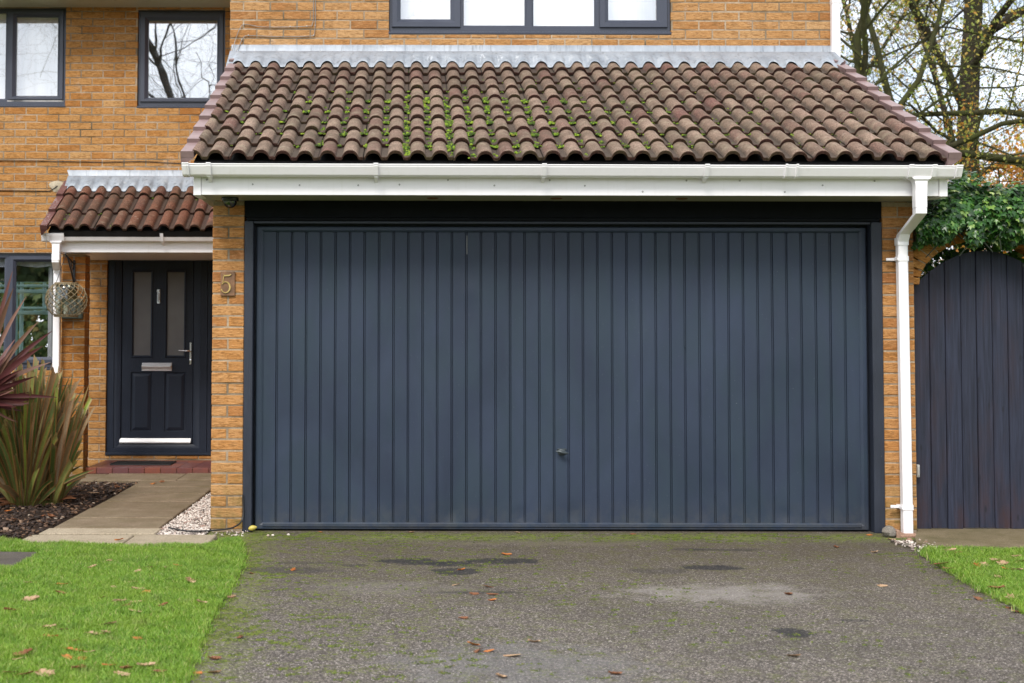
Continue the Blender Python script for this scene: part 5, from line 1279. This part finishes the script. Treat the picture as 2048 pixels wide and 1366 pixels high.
# cables
def cable(name, pts, r, mat, label, clips=()):
    P_ = [Vector(p) for p in pts]; out = []
    for i in range(len(P_)-1):
        p0, p1, p2, p3 = P_[max(i-1,0)], P_[i], P_[i+1], P_[min(i+2, len(P_)-1)]
        for k in range(6):
            t = k/6; out.append(.5*((2*p1)+(-p0+p2)*t+(2*p0-5*p1+4*p2-p3)*t*t+(-p0+3*p1-3*p2+p3)*t**3))
    out.append(P_[-1]); T = thing(name, label, 'cable', tuple(pts[0])); m = MB(); m.tube(out, r, 6); reparent(m.build('cord', mat, None, smooth=60), T)
    for c in clips: m = MB(); m.box(c[0]-.0035, c[0]+.0035, c[1]-.005, c[1]+.012, c[2]-.006, c[2]+.004, .001); reparent(m.build('clip', m_simple('clip_grey', (.42,.41,.39), .5)), T)
cable('wall_cable', [(-7.4,4.892,3.15), (-4.2,4.892,3.143), (-3.7,4.892,3.139), (-3.18,4.892,3.130), (-2.72,4.892,3.136), (-2.2,4.892,3.111), (-1.6,4.892,3.12)], .0038, CABLE_B, 'thin black cable running along the brickwork under the upstairs windows')
cable('wall_cable', [(-7.4,4.892,2.83), (-5,4.892,2.835), (-4.2,4.892,2.834), (-3.74,4.892,2.830), (-3.69,4.89,2.836), (-3.62,4.885,2.878), (-3.61,4.93,2.885)], .0045, CABLE_B, 'short black cable entering the left wall beside the porch roof')
m = MB(); rr = random.Random(4)
m.rings([[(-3.625+math.cos(a)*r*(1+.25*math.sin(a*3)), 4.894-d, 2.878+math.sin(a)*r*.8) for a in [2*math.pi*q/18 for q in range(18)]] for r, d in ((.075, 0), (.06, .006), (.012, .007), (.008, 0))], False, True)
m.build('mortar_patch', m_simple('mortar_pale', (.40,.34,.25), .95, 0, 30, .3, .6), H, smooth=50)
cable('wall_cable', [(-.815,2.19,5.5), (-.815,2.19,4.15), (-.822,2.19,3.955), (-.86,2.19,3.932), (-1.01,2.19,3.925), (-1.25,2.19,3.925), (-1.387,2.19,3.946), (-1.43,2.185,3.91), (-1.47,2.18,3.80), (-1.50,2.15,3.665)], .0032, CABLE_W, 'upper of two thin grey cables pinned to the wall above the garage flashing', [(-1.40,2.19,3.948), (-.87,2.19,3.934), (-1.01,2.19,3.93)])
cable('wall_cable', [(-.80,2.19,5.5), (-.798,2.19,4.15), (-.802,2.19,3.90), (-.812,2.19,3.858), (-.85,2.19,3.848), (-1.1,2.19,3.843), (-1.345,2.19,3.850), (-1.40,2.188,3.835), (-1.44,2.18,3.75), (-1.485,2.14,3.665)], .0032, CABLE_W, 'lower of two thin grey cables pinned to the wall above the garage flashing', [(-.812,2.19,3.856), (-1.36,2.19,3.856), (-1.415,2.19,3.82), (-.80,2.19,3.94)])
cable('ground_cable', [(-1.62,-.02,.03), (-1.45,-.20,.03), (-1.25,-.16,.035), (-1.16,-.10,.05), (-1.12,-.03,.10), (-1.122,-.018,.25)], .006, CABLE_B, 'black cable at the foot of the left garage pillar')

# stones by the downpipe, fruit in the door corner
def stone(name, c, s, mat, label, cat, seed, cubic=False):
    rg = random.Random(seed); m = MB(); L = []
    n = 10
    for i, (zz_, rr_) in enumerate(((-.9,.6), (-.5,.95), (0,1.05), (.5,.85), (.85,.5))):
        L.append([(c[0]+s[0]*rr_*math.cos(6.283*k/n)*rg.uniform(.82,1.12), c[1]+s[1]*rr_*math.sin(6.283*k/n)*rg.uniform(.82,1.12), c[2]+s[2]*zz_*rg.uniform(.9,1.1)) for k in range(n)])
    m.rings(L, True, True); return tag(m.build(name, mat, smooth=40 if not cubic else 10), label, cat)
stone('stone', (3.165,-.20,.035), (.048,.05,.042), STONEM, 'grey rounded stone on the driveway corner beside the white downpipe', 'stone', 2)
m = MB(); m.box(3.215, 3.37, -.22, -.03, -.01, .016, .006); m.box(3.20, 3.225, -.24, -.05, -.01, .05, .006); tag(m.build('drain_block', BLOCKM), 'pinkish concrete block under the foot of the white downpipe', 'block')
for i, (x, y, r, l) in enumerate(((3.22,-.42,.022,'pinkish pebble in the gap in front of the downpipe block'), (3.28,-.55,.02,'brown broken stone beside the mossy concrete edge'), (3.12,-.66,.024,'pale flat stone at the tip of the right lawn'), (3.19,-.74,.018,'small white stone nearest the right lawn corner'))):
    stone('small_stone', (x, y, r*.5), (r, r*.8, r*.6), BLOCKM if i < 2 else STONEM, l, 'stone', 10+i)
FR = m_simple('fruit_yellow', (.50,.40,.08), .4, 0, 20, .25, .1)
m = MB(); L = []
for t in range(11):
    q = t/10; r = .022*math.sin(math.pi*min(1, q*.92+.04))**.7*(1 - .35*q); L.append([(-1.062+.058*q-.02, -.035+r*math.cos(a), .026+.010*q+r*math.sin(a)) for a in [6.283*k/12 for k in range(12)]])
m.rings(L, True, True); tag(m.build('fallen_fruit', FR, smooth=180), 'small yellow fruit lying at the left bottom corner of the garage door', 'fruit')
for x, y in ((-.93,-.23), (-.90,-.22), (-.80,-.19)): stone('white_stone', (x, y, .008), (.010,.008,.007), PEBBLE, {-.93:'leftmost of three tiny white stones in front of the garage door', -.90:'middle of three tiny white stones in front of the garage door', -.80:'rightmost of three tiny white stones in front of the garage door'}[x], 'stone', int(-x*100))

# fallen leaves
rg = random.Random(77); protos = {}
def leafmesh(ci, var):
    r = random.Random(var*7+1); V = []; F = []; n = 9
    half = [.02, .20, .34, .13, .42, .15, .34, .10, .0]
    cu = r.uniform(.08, .30); tw = r.uniform(-.6, .6)
    for i in range(n):
        t = i/(n-1); y = t-.5
        for u in (-1, -.45, 0, .45, 1):
            w = half[i]*r.uniform(.85, 1.15)*(1 if abs(u) < .9 or i % 2 == 0 else 1.0); x = u*w; y += .06*abs(u)*(1 if i % 2 == 0 else -1)
            z = cu*abs(u)**1.3*.55 + .22*cu*math.sin(t*5+var)+ .10*(y*y) + tw*u*t*.16
            V.append((x, y, z+.03))
    for i in range(n-1):
        for j in range(4): a = i*5+j; F.append((a, a+1, a+6, a+5))
    m = MB(); m.add(V, F); 
    m.tube([(0,-.5,.05), (.02,-.62,.06), (.0,-.72,.09)], .012, 4)
    return m
LAWN_LV = [(-1.83,-.61),(-1.34,-.93),(-1.76,-1.71),(-1.71,-1.48),(-1.48,-1.84),(-1.29,-1.65),(-1.44,-1.71),(-1.35,-1.71),(-1.97,-2.23),(-1.79,-2.27),(-1.44,-2.21),(-1.14,-2.17),(-1.5,-2.36),(-1.37,-2.42),(-1.31,-2.52),(-1.73,-2.53),(-1.5,-2.67),(-1.39,-2.76),(-1.31,-2.78),(-1.34,-2.88),(-1.27,-3.01),(-1.17,-2.87),(-.99,-2.79),(-1.83,-2.71),(-1.84,-3.0),(-1.57,-3.38),(-1.5,-3.44),(-1.52,-3.58),(-1.33,-3.32),(-1.34,-3.52),(-1.3,-3.49),(-1.14,-3.62),(-1.4,-3.68),(-1.54,-3.93),(-1.53,-4.01),(-1.35,-3.85),(-1.28,-3.88),(-1.34,-3.99),(-1.28,-4.02),(-1.15,-4.12),(-1.01,-4.12),(-1.08,-4.17),(-1.26,-4.16),(-.94,-4.22),(-1.44,-4.27),(-1.36,-4.27),(-1.07,-4.27),(-1.5,-4.24)]
DRIVE_LV = [(-.89,-2.49),(-.87,-1.75),(-.65,-1.63),(-.73,-3.46),(-.78,-3.88),(-.75,-4.12),(-.81,-4.14),(.73,-.03),(1.49,-.1),(.29,-1.61),(.58,-1.03),(.24,-2.12),(.41,-2.17),(.33,-2.39),(.42,-2.4),(.41,-2.56),(.25,-3.03),(.28,-3.73),(.33,-3.73),(.42,-3.82),(.53,-3.54),(.35,-4.18),(.79,-4.13),(1.56,-3.81),(1.92,-2.38),(-.6,-.02),(.01,-.02),(.27,-3.6),(2.48,-2.13),(2.67,-.69),(2.84,-.9),(3.13,-.34),(3.06,-.12),(2.83,-2.51),(2.90,-2.75),(2.88,-2.85)]
RIGHT_LV = [(3.26,-1.01),(3.28,-1.09),(3.38,-1.38),(3.24,-1.57),(3.19,-1.59),(3.31,-1.72),(3.36,-1.53),(3.35,-1.75),(3.14,-1.99),(2.99,-2.34),(2.99,-1.7),(3.0,-1.54),(2.95,-2.6),(3.52,-1.42),(3.56,-1.24)]
names = ('tan', 'orange', 'brown')
def zone(x, y, where):
    if 'lawn' in where:
        a = 'nearest the house' if y > -1.3 else 'in its upper part' if y > -2.1 else 'in its middle' if y > -2.75 else 'in its lower part' if y > -3.6 else 'at the bottom edge'
        b = 'by the driveway edge' if abs(x-(-.9 if x < 0 else 2.95)) < .28 else ('far from the driveway' if abs(x-(-.9 if x < 0 else 2.95)) > .62 else 'between')
        return a + (', ' + b if b != 'between' else '')
    if 'driveway' in where:
        a = 'against the garage door' if y > -.2 else 'just off the garage door' if y > -1.2 else 'by the dark patches' if y > -2.0 else 'in the middle' if y > -3.2 else 'near the bottom'
        b = 'left side' if x < -.4 else 'right side' if x > 1.3 else 'centre'
        return a + ', ' + b
    if 'bed' in where: return ('front' if y < 1 else 'middle' if y < 2 else 'back') + ' part, ' + ('beside the slab path' if x > -2.8 else 'by the sword-leaved plant' if x > -3.2 else 'at the left edge')
    return 'by the porch step'
def put_leaf(x, y, z, where, cyc, k_=1.):
    ci = rg.choices((0,1,2), cyc)[0]; var = rg.randrange(4); key = (ci, var)
    if key not in protos: 
        o = leafmesh(ci, var).build('fallen_leaf', DEADLEAF[ci], None, smooth=20); protos[key] = o.data
    else:
        o = bpy.data.objects.new('fallen_leaf', protos[key]); C.objects.link(o)
    s = rg.uniform(.045, .078)*k_; o.scale = (s, s, s*.6); o.location = (x, y, z); o.rotation_euler = (rg.uniform(-.25,.25), rg.uniform(-.25,.25), rg.uniform(0, 6.28))
    zn = zone(x, y, where); sz = 'large' if s/k_ > .068 else 'small' if s/k_ < .056 else 'medium'
    tag(o, (f'{sz} {names[ci]} dead leaf on {where}, {zn}' if len((sz+where+zn).split()) < 13 else f'{sz} {names[ci]} leaf on {where}, {zn}'), 'leaf', f'{sz} {names[ci]} leaves on {where}, {zn}')
for x, y in LAWN_LV: put_leaf(x, y, .028, 'the left lawn', (6,2,2))
for x, y in DRIVE_LV: put_leaf(x, y, .002, 'the driveway', (4,3,4), .82)
for x, y in RIGHT_LV: put_leaf(x, y, .028, 'the right lawn', (4,3,3))
for x, y in ((-2.20,3.05), (-2.25,2.9)): put_leaf(x, y, .04, 'the slab path', (0,1,3))
for _ in range(26): put_leaf(rg.uniform(-3.6,-2.5), rg.uniform(.2,2.8), .035, 'the flower bed', (3,2,4))
# tell apart the leaves that would otherwise read the same
same = {}
for o in list(bpy.data.objects):
    if o.name.startswith('fallen_leaf'): same.setdefault(o['label'], []).append(o)
for lab, L in same.items():
    o0 = L[0]; base = ' '.join(lab.split()[1:2]) + ' dead leaves on the ' + ('left lawn' if 'left lawn' in lab else 'right lawn' if 'right lawn' in lab else 'driveway' if 'driveway' in lab else 'flower bed' if 'bed' in lab else 'path')
    L.sort(key=lambda o: o.location.x/(o.location.y+9.64))
    words = {1: [''], 2: ['left-hand of two', 'right-hand of two'], 3: ['leftmost of three', 'middle of three', 'rightmost of three']}.get(len(L), ['leftmost', 'second', 'third', 'fourth', 'fifth', 'sixth', 'seventh', 'eighth'][:len(L)-1] + ['rightmost'])
    for o, w in zip(L, words):
        o['group'] = base
        t_ = lab.replace('dead ', '').replace(' its ', ' ')
        if len(L) > 1: t_ = (w + ' ' + t_.replace(' leaf ', ' leaves ' if 'of t' in w else ' leaf ')) if len(L) < 4 else (w + (' from left, ' if w not in ('leftmost', 'rightmost') else ' ') + t_)
        o['label'] = t_ if len(t_.split()) <= 16 else ' '.join(t_.replace('lying ', '').split()[:16])
